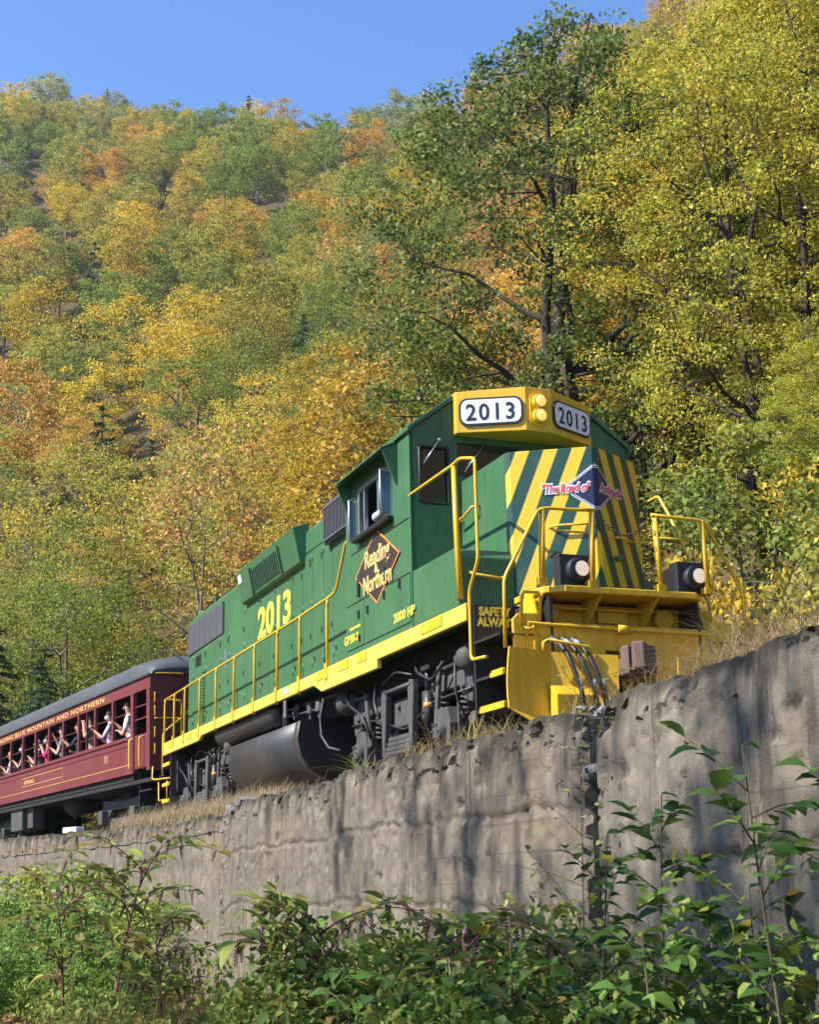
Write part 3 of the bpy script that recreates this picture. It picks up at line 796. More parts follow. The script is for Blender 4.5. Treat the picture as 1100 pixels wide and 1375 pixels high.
# side window: frame, sliding pane, wind deflectors, arm rest
win = empty('side_window'); win.parent = loco
part(MB().box(wx0-0.03, wx0+0.02, CY_-0.03, CY_+0.02, wz0, wz1).box(wx1-0.02, wx1+0.02, CY_-0.03, CY_+0.02, wz0, wz1).box(wx0, wx1, CY_-0.03, CY_+0.02, wz1-0.03, wz1+0.02), 'frame', M['steel'], 0.004, win)
part(MB().box(wx0-0.06, wx1+0.06, CY_-0.04, CY_+0.10, wz0-0.06, wz0), 'arm_rest', M['rubber_and_shade'], 0.015, win)
part(MB().box(4.56, 5.0, CY_-0.028, CY_-0.016, wz0+0.02, wz1-0.03), 'sliding_pane', M['skyglass'], 0, win)
for x_ in (4.54, 4.03): part(MB().box(x_, x_+0.035, CY_-0.04, CY_+0.012, wz0, wz1-0.03), 'sash_bar', M['steel'], 0.003, win)
d1 = part(MB().box(3.745, 3.76, CY_+0.02, CY_+0.10, 3.16, 3.66), 'wind_deflector', M['skyglass'], 0, win)
part(MB().tube([(3.75, CY_+.01, 3.12), (3.75, CY_+.11, 3.14), (3.75, CY_+.11, 3.68), (3.75, CY_+.01, 3.72)], 0.014, 6), 'deflector_frame', M['steel'], 0, win)
d2 = part(MB().box(5.03, 5.045, CY_+0.02, CY_+0.14, 3.20, 3.72), 'wind_deflector', M['skyglass'], 0, win)
part(MB().tube([(5.04, CY_+.01, 3.18), (5.04, CY_+.15, 3.18), (5.04, CY_+.15, 3.74), (5.04, CY_+.01, 3.76)], 0.016, 6), 'deflector_frame', M['steel'], 0, win)
# emblem diamond on the cab side
dc = (4.50, 2.68); dw, dh = 0.80, 0.47
def diamond(w, h, y0, y1, c=dc):
    return MB().prism([(c[0]-w, c[1]), (c[0], c[1]-h), (c[0]+w, c[1]), (c[0], c[1]+h)], 'y', y0, y1)
em = part(diamond(dw, dh, CY_+0.0145, CY_+0.018), 'emblem', M['orange'])
part(diamond(dw-0.045, dh-0.03, CY_+0.018, CY_+0.0205), 'emblem_field', M['brownblack'], 0, em)
text('lettering', 'Reading', 0.31, M['cream'], em, (4.53, CY_+0.023, 2.715), (1, 0, 0), (0, 0, 1), bold=0.006, sx=0.92, align='CENTER')
text('lettering', '&', 0.15, M['cream'], em, (4.50, CY_+0.023, 2.60), (1, 0, 0), (0, 0, 1), bold=0.004, sx=1.2, align='CENTER')
text('lettering', 'Northern', 0.31, M['cream'], em, (4.53, CY_+0.023, 2.40), (1, 0, 0), (0, 0, 1), bold=0.006, sx=0.84, align='CENTER')
text('lettering', '2000 HP', 0.15, M['numyel'], loco, (5.06, CY_+0.0145, 1.87), (1, 0, 0), (0, 0, 1), bold=0.004, sx=1.30)
text('lettering', 'GP38-2', 0.15, M['numyel'], loco, (3.24, CY_+0.0145, 1.885), (1, 0, 0), (0, 0, 1), bold=0.003, sx=1.20)
part(MB().box(3.46, 3.66, CY_+0.0125, CY_+0.0155, 2.045, 2.075), 'worn_lettering', M['numyel'])
part(MB().box(3.68, 3.86, CY_+0.0125, CY_+0.0155, 2.045, 2.075), 'worn_lettering', M['numyel'])

# battery box ahead of the cab
part(MB().prism([(5.66, DECK), (6.97, DECK), (6.97, 2.27), (6.88, 2.37), (5.66, 2.37)], 'y', 0.80, CY_), 'battery_box', M['green'], 0.012)
part(MB().prism([(5.66, DECK), (6.97, DECK), (6.97, 1.95), (6.2, 2.30), (5.66, 2.30)], 'y', -0.80, -CY_), 'battery_box', M['black'], 0.012)
part(MB().tube([(6.97, 1.32, 2.10), (7.03, 1.32, 2.07), (7.03, 0.95, 2.03), (6.97, 0.95, 2.06)], 0.017, 6), 'grab_iron', M['yellow'])
# ---- short hood (wedge nose)
nz1 = 3.48
no = [(5.62, 0.82), (6.90, 0.82), (6.965, 0.79), (7.43, 0.028), (7.43, -0.028), (6.965, -0.79), (6.90, -0.82), (5.62, -0.82)]
mb = MB(); k = len(no)
mb.add([(x, y, DECK) for x, y in no] + [(x - (0.03 if x > 6.8 else 0), y, nz1) for x, y in no], [tuple(range(k))[::-1], tuple(range(k, 2*k))], 0)
for i in range(k):
    j = (i+1) % k
    mb.f.append([i, j, k+j, k+i]); mb.m.append(1 if i in (1, 2, 4, 5) else (2 if i == 3 else 0)); mb.sm.append(False)
nose = part(mb, 'short_hood', [M['green'], M['stripe'], M['stripe']], 0.008)
part(MB().cyl((6.3, 0.815, 1.75), (6.3, 0.826, 3.4), 0.004, n=4), 'panel_seam', M['green'], 0, nose)
# emblem on the ridge of the nose, folded over it
fd = np.array([7.43-6.965, 0.028-0.79, 0]); fd = fd/np.linalg.norm(fd)
nl = np.array([-fd[1], fd[0], 0]); nl = nl if nl[1] > 0 else -nl
def facet(g, u, z, out=0.004):
    """u metres back from the ridge on the flank g"""
    lean = 0.03*(z-DECK)/(nz1-DECK)
    p = np.array([7.43-lean, 0.028, z]) - fd*u + nl*out
    return (p[0], g*p[1], p[2])
for g in (1, -1):
    for (w, h, m, out, nm) in ((0.345, 0.250, 'white', 0.004, 'nose_emblem'), (0.328, 0.238, 'navy', 0.006, 'emblem_band'), (0.312, 0.226, 'white', 0.008, 'emblem_line'), (0.300, 0.217, 'navy', 0.010, 'emblem_field')):
        zc = 3.02
        c0_ = facet(g, 0, zc, out); 
        vs = [facet(g, 0, zc-h, out), facet(g, 0, zc+h, out), facet(g, w, zc, out)]
        ct = (vs[0][0]+0.0, 0.0)
        x = vs[0][0]; lean_hi = vs[1][0]
        vs += [(vs[0][0], 0.0, zc-h), (vs[1][0], 0.0, zc+h)]
        part(MB().add(vs, [(0, 1, 2), (3, 4, 1, 0)]), nm, M[m], 0, nose)
def nose_text(s, u0, g, size, z, sx):
    xd = (fd[0], g*fd[1], 0) if g == 1 else (-fd[0], -g*-1*0 + fd[1], 0)
    if g == 1: o = facet(1, u0, z, 0.012); xd = (fd[0], fd[1], 0)
    else: o = facet(-1, u0, z, 0.012); xd = (-fd[0], fd[1], 0)
    for m, b, e in (('white', 0.016, 0.0), ('red', 0.003, 0.004)):
        n_ = np.array([nl[0], g*nl[1], 0])*e
        text('lettering', s, size, M[m], nose, tuple(np.array(o)+n_), xd, (-0.017, 0, 1), bold=b, shear=0.25, sx=sx, depth=0.001)
nose_text('"The Road of', 0.57, 1, 0.135, 2.98, 0.70)
nose_text('Anthracite"', 0.02, -1, 0.135, 2.98, 0.78)
# nose hardware
part(MB().tube([(5.70, 0.83, 2.99), (5.70, 0.92, 2.97), (5.95, 0.92, 2.99), (6.17, 0.92, 3.04), (6.17, 0.83, 3.06)], 0.016, 6), 'grab_iron', M['yellow'])
a_ = np.array(facet(1, 0.42, 2.60, 0.07)); b_2 = np.array(facet(1, 0.02, 2.60, 0.07))
part(MB().tube([facet(1, 0.50, 2.60, 0), tuple(a_), tuple(b_2), facet(1, 0.0, 2.60, 0.0)], 0.014, 6), 'grab_iron', M['yellow'])
part(MB().tube([facet(-1, 0.60, 2.50, 0), facet(-1, 0.58, 2.50, 0.06), facet(-1, 0.28, 2.50, 0.06), facet(-1, 0.26, 2.50, 0)], 0.014, 6), 'grab_iron', M['yellow'])
for (g, u, z) in ((1, 0.45, 2.28), (1, 0.36, 2.02), (-1, 0.3, 2.25)):
    p = facet(g, u, z, 0.02)
    part(MB().box(p[0]-0.05, p[0]+0.05, p[1]-0.05, p[1]+0.05, z, z+0.045), 'latch', M['green'], 0.008, nose)
# ---- number board housing above the windshield
ho = [(xf-0.02, 0.90), (5.74, 0.90), (6.12, 0.165), (6.12, -0.165), (5.74, -0.90), (xf-0.02, -0.90)]
zb_, zt_ = 4.05, 4.56
mb = MB(); k = len(ho)
mb.add([(x, y, zb_ - 0.02*(x-xf)) for x, y in ho] + [(x, y, zt_ + 0.03*(0.9-abs(y))) for x, y in ho], [tuple(range(k))[::-1], tuple(range(k, 2*k))] + [(i, (i+1) % k, k+(i+1) % k, k+i) for i in range(k)])
nb = part(mb, 'number_board_housing', M['yellow'], 0.008)
wd = np.array([6.12-5.74, 0.165-0.90, 0]); WL = np.linalg.norm(wd); wd = wd/WL
wnl = np.array([-wd[1], wd[0], 0]); wnl = wnl if wnl[1] > 0 else -wnl
def wing(g, u, z, out):
    p = np.array([5.74, 0.90, z]) + wd*u + wnl*out
    return (p[0], g*p[1], p[2])
def rrect(u0, u1, z0, z1, r, n=5):
    pts = []
    for (cx, cz, a0) in ((u1-r, z1-r, 0), (u0+r, z1-r, 90), (u0+r, z0+r, 180), (u1-r, z0+r, 270)):
        for i in range(n+1):
            a = math.radians(a0 + 90*i/n); pts.append((cx+r*math.cos(a), cz+r*math.sin(a)))
    return pts
for g in (1, -1):
    def plate(u0, u1, z0, z1, r, o0, o1):
        pts = rrect(u0, u1, z0, z1, r); k = len(pts)
        return MB().add([wing(g, u, z, o0) for u, z in pts] + [wing(g, u, z, o1) for u, z in pts], [tuple(range(k)), tuple(range(k, 2*k))] + [(i, (i+1) % k, k+(i+1) % k, k+i) for i in range(k)])
    pb = part(plate(0.04, WL-0.03, 4.125, 4.465, 0.10, 0.0, 0.022), 'number_board', M['ink'])
    part(plate(0.065, WL-0.055, 4.148, 4.442, 0.085, 0.0225, 0.026), 'board_face', M['white'], 0, pb)
    if g == 1: o = wing(1, WL/2, 4.19, 0.029); xd = tuple(wd)
    else: o = wing(-1, WL/2, 4.19, 0.029); xd = (-wd[0], wd[1], 0)
    text('lettering', '2013', 0.285, M['ink'], pb, o, xd, (0, 0, 1), bold=0.004, sx=0.92, spacing=1.18, align='CENTER', depth=0.002)
for z in (4.40, 4.22):
    h = part(MB().cyl((6.11, 0.0, z), (6.20, 0.0, z), 0.095, 0.088, n=20), 'headlight', M['yellow'], 0.006)
    part(MB().ball((6.185, 0.0, z), (0.035, 0.078, 0.078), 16, 8), 'lens', M['amber'], 0, h)
part(MB().prism(rrect(-0.115, 0.115, 4.10, 4.52, 0.11), 'x', 6.118, 6.14), 'headlight_plate', M['yellow'])

# ---- front deck, pilot, plow
XF = 7.98
dk = [(7.20, 0.93), (7.72, 0.95), (7.86, 0.90), (XF, 0.72), (XF, -0.80), (7.86, -0.93), (7.72, -0.95), (7.20, -0.93)]
part(MB().prism(dk, 'z', 1.725, 1.795), 'front_deck_plate', M['yellow'], 0.012)
part(MB().prism([(x-0.02, y*0.97) for x, y in dk], 'z', 1.795, 1.803), 'deck_tread', M['green'])
part(MB().box(7.46, 7.52, -1.25, 0.93, 1.30, 1.690), 'buffer_beam', M['yellow'])
for y in (0.90, 0.30, -0.36, -0.90):
    part(MB().prism([(7.521, 1.724), (7.95 if abs(y) < .5 else 7.84, 1.724), (7.54, 1.40), (7.521, 1.40)], 'y', y-0.012, y+0.012), 'gusset', M['yellow'])
part(MB().cyl((7.53, 0.72, 1.58), (7.60, 0.72, 1.58), 0.10, n=14), 'cable_receptacle', M['yellow'], 0.008)
part(MB().cyl((7.53, -0.62, 1.56), (7.62, -0.62, 1.56), 0.11, n=14), 'cable_receptacle', M['yellow'], 0.008)
part(MB().box(7.525, 7.58, -0.2, 0.15, 1.50, 1.66), 'junction_box', M['yellow'], 0.008)
part(MB().tube([(7.6, 0.85, 1.66), (7.62, 0.6, 1.63), (7.62, -0.3, 1.63), (7.6, -0.8, 1.66)], 0.015, 6), 'conduit', M['yellow'])
# pilot plate with rounded shoulders and coupler pocket
pl = [(1.24, 0.62), (1.28, 0.9), (1.28, 1.44), (1.22, 1.50), (1.00, 1.51), (0.97, 1.42), (-0.97, 1.42), (-1.0, 1.51), (-1.22, 1.50), (-1.28, 1.44), (-1.28, 0.9), (-1.24, 0.62), (-0.30, 0.62), (-0.30, 1.16), (0.26, 1.16), (0.26, 0.62)]
part(MB().prism(pl, 'x', 7.86, 7.90), 'pilot_plate', M['yellow'], 0.006)
part(MB().box(7.53, 7.86, -0.96, 0.96, 1.385, 1.41), 'pilot_shelf', M['yellow'])
mir(lambda g: MB().prism([(7.45, 0.7), (7.86, 0.7), (7.86, 1.41), (7.72, 1.722), (7.45, 1.722)], 'y', g*0.955, g*0.975), 'pilot_side', M['yellow'])
part(MB().box(7.2, 7.86, 0.262, 0.285, 0.62, 1.38).box(7.2, 7.86, -0.325, -0.302, 0.62, 1.38).box(7.2, 7.86, -0.3, 0.26, 1.17, 1.2), 'coupler_pocket', M['yellow'])
# uncoupling lever rod
part(MB().tube([(7.93, 1.16, 1.24), (7.95, 1.14, 1.40), (7.95, 0.9, 1.385), (7.95, 0.05, 1.375), (7.95, -0.9, 1.37), (7.93, -1.1, 1.24)], 0.018, 8).cyl((7.95, 0.14, 1.377), (7.95, 0.02, 1.375), 0.045, n=10), 'uncoupling_lever', M['yellow'])
part(MB().tube([(7.92, 1.20, 1.38), (7.93, 1.19, 1.66), (7.93, 1.16, 1.71), (7.93, 1.01, 1.71), (7.93, 0.985, 1.67), (7.92, 1.0, 1.40)], 0.017, 7), 'grab_iron', M['yellow'])
part(MB().tube([(7.93, 1.19, 1.36), (7.98, 1.16, 1.33), (7.98, 1.10, 1.34), (7.93, 1.08, 1.40)], 0.014, 6).box(7.9, 7.93, 1.03, 1.06, 1.06, 1.34), 'cut_lever_bracket', M['yellow'])
# plow blades, hollow-curved, toed in towards the coupler
def blade(g):
    mb = MB(); n = 9
    rows = []
    for j in range(n):
        t = j/(n-1); z = 1.12 - t*0.95
        bow = 0.10 + 0.10*(t-0.30)**2*2.2
        y_out = 1.45 + 0.03*math.sin(t*3.1) if z > 0.52 else (1.34 if z > 0.44 else 1.27 - 0.0*t)
        rows.append([(8.02 + bow + 0.02, g*y_out, z - 0.0), (8.02 + bow*0.6, g*0.98, z-0.03), (8.17 + bow, g*0.34, z-0.07)])
    for th in (0.0, -0.03):
        base = len(mb.v)
        mb.v += [(x+th, y, z) for r in rows for x, y, z in r]
        for j in range(n-1):
            for i in range(2):
                a = base+j*3+i
                mb.f.append([a, a+1, a+4, a+3]); mb.m.append(0); mb.sm.append(False)
    q = n*3
    rim = [j*3 for j in range(n)] + [(n-1)*3+1] + [j*3+2 for j in range(n-1, -1, -1)] + [1]
    for i in range(len(rim)):
        a, b2 = rim[i], rim[(i+1) % len(rim)]
        mb.f.append([a, b2, q+b2, q+a]); mb.m.append(0); mb.sm.append(False)
    return mb
plow = empty('snow_plow'); plow.parent = loco; plow['label'] = 'yellow steel snow plow below the pilot'
for g in (1, -1): part(blade(g), 'blade', M['yellow'], 0, plow)
part(MB().prism([(8.10, 0.40), (8.26, 0.40), (8.26, 0.66), (8.13, 0.76)], 'y', 0.62, 1.02), 'foot_step', M['yellow'], 0.01, plow)
for y_ in (1.0, 0.36, -1.03): part(MB().box(7.9, 8.02, y_, y_+0.028, 0.5, 1.03), 'brace', M['yellow'], 0, plow)
part(MB().tube([(8.16, 1.09, 1.08), (8.17, 1.09, 1.17), (8.20, 1.06, 1.19), (8.24, 0.64, 1.13), (8.24, 0.61, 1.11), (8.23, 0.61, 1.02)], 0.016, 7), 'grab_iron', M['yellow'])
for i, (y, w) in enumerate(((0.92, 0.78), (0.80, 0.63), (0.69, 0.53))):
    h = part(MB().tube([(7.90, y, 1.24), (8.02, y-0.01, 1.24), (8.12, y-0.03, 1.17), (8.22, y-0.06, 1.05), (8.31, (y+w)/2-0.02, 0.85), (8.33, w, 0.66), (8.33, w-0.01, 0.45)], 0.024, 8), 'air_hose', M['rubber_and_shade'])
    part(MB().cyl((8.0, y-0.005, 1.24), (8.12, y-0.03, 1.17), 0.03, n=8), 'hose_fitting', M['steel'], 0, h)
    part(MB().cyl((8.315, w+0.01, 0.80), (8.325, w+0.005, 0.72), 0.028, n=8), 'hose_clamp', M['steel'], 0, h)
# coupler, swung a little to the curve
cp = part(MB().box(7.3, 8.34, 0.02, 0.22, 0.88, 1.05).prism([(8.30, 0.00), (8.40, -0.02), (8.55, 0.08), (8.60, 0.20), (8.52, 0.22), (8.46, 0.16), (8.38, 0.22), (8.50, 0.34), (8.44, 0.38), (8.28, 0.32), (8.26, 0.1)], 'z', 0.84, 1.12), 'coupler', M['rust'], 0.02)
part(MB().prism([(8.46, 0.20), (8.56, 0.17), (8.62, 0.24), (8.55, 0.33), (8.47, 0.30)], 'z', 0.88, 1.15), 'knuckle', M['rust'], 0.02, cp)
part(MB().box(-9.1, -8.25, -0.1, 0.1, 0.86, 1.06).box(-9.2, -8.95, -0.18, 0.18, 0.8, 1.12), 'rear_coupler', M['rust'], 0.02)

# ---- step wells
def step_well(x0, x1, g, front):
    t = empty('step_well'); t.parent = loco
    xb = x0 if front else x1
    part(ybox(xb-0.02, xb+0.02, 0.80, 1.42, 0.46, 1.70, g), 'riser', M['black'], 0.004, t)
    part(ybox(x0, x1, 0.84, 0.87, 0.50, 1.70, g), 'inner_wall', M['black'], 0, t)
    for i, z in enumerate((0.56, 0.88, 1.27)):
        tr = part(ybox(x0+0.03, x1, 1.0, 1.44, z, z+0.03, g), 'tread', M['black'], 0.004, t)
        xa = x0 + (0.2 if front else 0.03) + (0.28 if (front and i) else 0)
        pts = [(xa, z-0.01), (x1+0.12, z-0.01), (x1+0.12, z+0.035)]
        k = int((x1+0.12-xa)/0.03)
        for q in range(k):
            xx = x1+0.12 - q*0.03; pts += [(xx-0.006, z+0.055), (xx-0.018, z+0.055), (xx-0.024, z+0.035)]
        pts.append((xa, z+0.035))
        if not (front and i == 2): part(MB().prism(pts, 'y', g*1.441, g*1.47), 'tread_edge', M['yellow'], 0, tr)
    return t
for g in (1, -1):
    sw = step_well(7.24, 7.90, g, True)
    if g == 1:
        text('lettering', 'SAFETY', 0.125, M['numyel'], sw, (7.263, 1.36, 1.585), (0, -1, 0), (0, 0, 1), bold=0.006, sx=0.86, depth=0.001)
        text('lettering', 'ALWAYS', 0.125, M['numyel'], sw, (7.263, 1.38, 1.475), (0, -1, 0), (0, 0, 1), bold=0.006, sx=0.86, depth=0.001)
    step_well(-8.30, -7.75, g, False)

# ---- handrails
RR = 0.019
def rail(pts, name='handrail', r=RR): return part(MB().tube(pts, r, 8), name, M['yellow'])
def fillet(pts, r=0.06, n=4):
    out = [np.array(pts[0], float)]
    for i in range(1, len(pts)-1):
        a, b, c = (np.array(pts[k], float) for k in (i-1, i, i+1))
        d1 = (a-b)/np.linalg.norm(a-b); d2 = (c-b)/np.linalg.norm(c-b)
        rr_ = min(r, np.linalg.norm(a-b)*0.45, np.linalg.norm(c-b)*0.45)
        p, q = b+d1*rr_, b+d2*rr_
        for k in range(n+1):
            t = k/n; out.append((1-t)**2*p + 2*t*(1-t)*b + t*t*q)
    out.append(np.array(pts[-1], float)); return out
for g in (1, -1):
    y = g*1.445
    rail(fillet([(-8.30, y, 2.60), (1.0, y, 2.64), (2.62, y, 2.67), (2.82, y, 2.70), (3.22, y, 3.24), (3.30, y, 3.26)], 0.1))
    for x in (-8.27, -7.36, -6.42, -5.16, -3.9, -2.63, -1.33, -0.02, 1.15, 2.42):
        pz = 2.60 + 0.04*(x+8.3)/10
        part(MB().tube(fillet([(x+0.04, y, pz), (x, y, pz-0.10), (x, y, DECK-0.20)], 0.05), RR*1.1, 8).box(x-0.045, x+0.045, min(y+g*0.0, y+g*0.03), max(y, y+g*0.03), DECK-0.15, DECK+0.06), 'handrail_post', M['yellow'])
    # tall rail beside the cab steps
    if g == -1:
        rail(fillet([(5.56, y, 3.29), (6.10, y, 3.31), (6.30, y, 3.32), (6.52, y, 3.02), (7.22, y, 1.84), (7.22, y, 1.16)], 0.07))
    else: rail(fillet([(5.56, y, 3.29), (6.88, y, 3.29), (7.08, y, 3.31), (7.47, y, 3.20), (7.47, y, 2.12), (7.22, y, 1.84), (7.22, y, 1.16), (7.26, y, 1.12), (7.60, y, 1.10)], 0.07))
    if g == 1: part(MB().tube([(6.90, y, 3.27), (6.93, y, 2.6), (6.98, y, 1.80)], [0.026, 0.032, 0.036], 6), 'handrail_post', M['yellow'])
    # rail in front of the nose, down over the pilot
    yy = lambda v: g*v
    rail(fillet([(XF-0.02, yy(0.33), 2.60), (XF-0.02, yy(0.62), 2.585), (XF-0.02, yy(0.86), 2.585), (XF-0.02, yy(0.98), 2.56), (XF-0.03, yy(1.385), 1.83), (XF-0.03, yy(1.40), 1.14)], 0.07))
    for v in (0.37, 0.935):
        part(MB().tube([(XF-0.03, yy(v), 2.58), (XF-0.03, yy(v+0.03), 1.80)], [0.03, 0.032], 6).box(XF-0.09, XF+0.0, min(yy(v-0.02), yy(v+0.08)), max(yy(v-0.02), yy(v+0.08)), 1.79, 1.86), 'handrail_post', M['yellow'])
    rail([(XF-0.03, yy(0.78), 2.36), (XF-0.12, yy(0.40), 2.38)], r=0.012)
    # rear end rails
    rail(fillet([(-8.30, y, 2.60), (-8.30, yy(1.35), 2.62), (-8.30, yy(1.1), 2.60), (-8.30, yy(1.1), 1.75)], 0.06))
    rail(fillet([(-8.31, yy(1.46), 1.1), (-8.31, yy(1.46), 1.95), (-8.31, yy(1.05), 2.30), (-8.31, yy(0.95), 2.42), (-8.31, yy(0.5), 2.42)], 0.08))
    part(MB().tube([(-8.28, yy(0.7), 2.42), (-8.28, yy(0.7), 1.73)], 0.026, 6), 'handrail_post', M['yellow'])
# chain across the gangway
mb = MB()
for k in range(14):
    t = (k+0.5)/14; y = 0.33 - 0.66*t; z = 2.56 - 0.20*math.sin(math.pi*t)
    ang = math.pi/2*(k % 2)
    pts = []
    for a in np.linspace(0, 2*math.pi, 9):
        pts.append((XF-0.02+0.014*math.sin(a)*math.cos(ang), y+0.034*math.cos(a), z+0.014*math.sin(a)*math.sin(ang)))
    mb.tube(pts, 0.006, 5, caps=False)
part(mb, 'safety_chain', M['rust'])
# ditch lights
for y in (0.52, -0.86):
    t = empty('ditch_light'); t.parent = loco
    part(MB().box(7.70, 7.84, y-0.155, y+0.19, 1.80, 2.15), 'housing', M['black'], 0.01, t)
    mb = MB(); mb.tube([(7.76, y, 1.98), (7.80, y, 1.98), (7.85, y-0.01, 1.98), (7.90, y-0.015, 1.982), (7.935, y-0.02, 1.985), (7.94, y-0.02, 1.985)], [0.10, 0.125, 0.132, 0.122, 0.104, 0.094], 20)
    part(mb, 'shell', M['black'], 0, t)
    part(MB().ball((7.938, y-0.02, 1.985), (0.020, 0.080, 0.080), 18, 8), 'lens', M['lamp'], 0, t)
part(MB().prism([(7.0, 1.80), (7.72, 1.80), (7.72, 2.14), (7.5, 2.12)], 'y', -0.80, -0.72), 'light_bracket', M['black'])

# ---- fuel tank, reservoirs, piping
tk = [(-1.15, 1.26), (1.15, 1.26), (1.34, 1.20), (1.38, 0.95), (1.33, 0.72), (1.20, 0.53), (0.98, 0.40), (0.7, 0.35), (-0.7, 0.35), (-0.98, 0.40), (-1.20, 0.53), (-1.33, 0.72), (-1.38, 0.95), (-1.34, 1.20)]
tank = part(MB().prism(tk, 'x', -3.25, 0.80, smooth=True), 'fuel_tank', M['tank'])
part(MB().prism([(y*1.006, 0.8+(z-0.8)*1.008) for y, z in tk], 'x', 0.62, 0.84, smooth=True), 'tank_end_band', M['tank'], 0, tank)
part(MB().prism([(y*1.001, 0.8+(z-0.8)*1.001) for y, z in tk], 'x', 0.84, 0.85), 'tank_end', M['under'], 0, tank)
for g in (1, -1):
    r = part(MB().tube([(-4.40, g*1.17, 1.49), (-4.33, g*1.17, 1.49), (-4.28, g*1.17, 1.49), (-0.75, g*1.17, 1.49), (-0.68, g*1.17, 1.49), (-0.62, g*1.17, 1.49)], [0.08, 0.16, 0.195, 0.195, 0.16, 0.07], 22), 'air_reservoir', M['tank'])
    part(MB().box(-0.16, -0.10, g*1.30-0.02, g*1.30+0.02, 0.80, 1.42).box(-0.05, 0.01, g*1.30-0.02, g*1.30+0.02, 1.2, 1.42), 'hanger', M['black'])
part(MB().tube([(-0.6, 1.2, 1.40), (0.2, 1.22, 1.36), (1.2, 1.22, 1.32)], 0.018, 6).tube([(-0.5, 1.15, 1.5), (0.9, 1.18, 1.46), (2.0, 1.1, 1.46)], 0.02, 6), 'air_pipe', M['truck'])
for (x, z, r, h) in ((1.0, 1.28, 0.06, 0.16), (1.45, 1.26, 0.08, 0.14), (0.35, 1.38, 0.05, 0.12), (0.2, 1.36, 0.04, 0.1)):
    part(MB().cyl((x, 1.24, z), (x, 1.24, z+h), r, r*0.8, n=12).cyl((x, 1.24, z-0.08), (x, 1.24, z), r*0.45, n=8), 'air_filter', M['truck'], 0.006)
part(MB().box(0.30, 0.42, 1.42, 1.44, 1.30, 1.54), 'tag_plate', M['steel'])
part(MB().tube([(1.75, 1.28, 1.42), (1.70, 1.32, 1.15), (1.75, 1.32, 0.9), (1.95, 1.28, 0.72), (2.2, 1.2, 0.66)], 0.016, 6), 'cable', M['truck'])

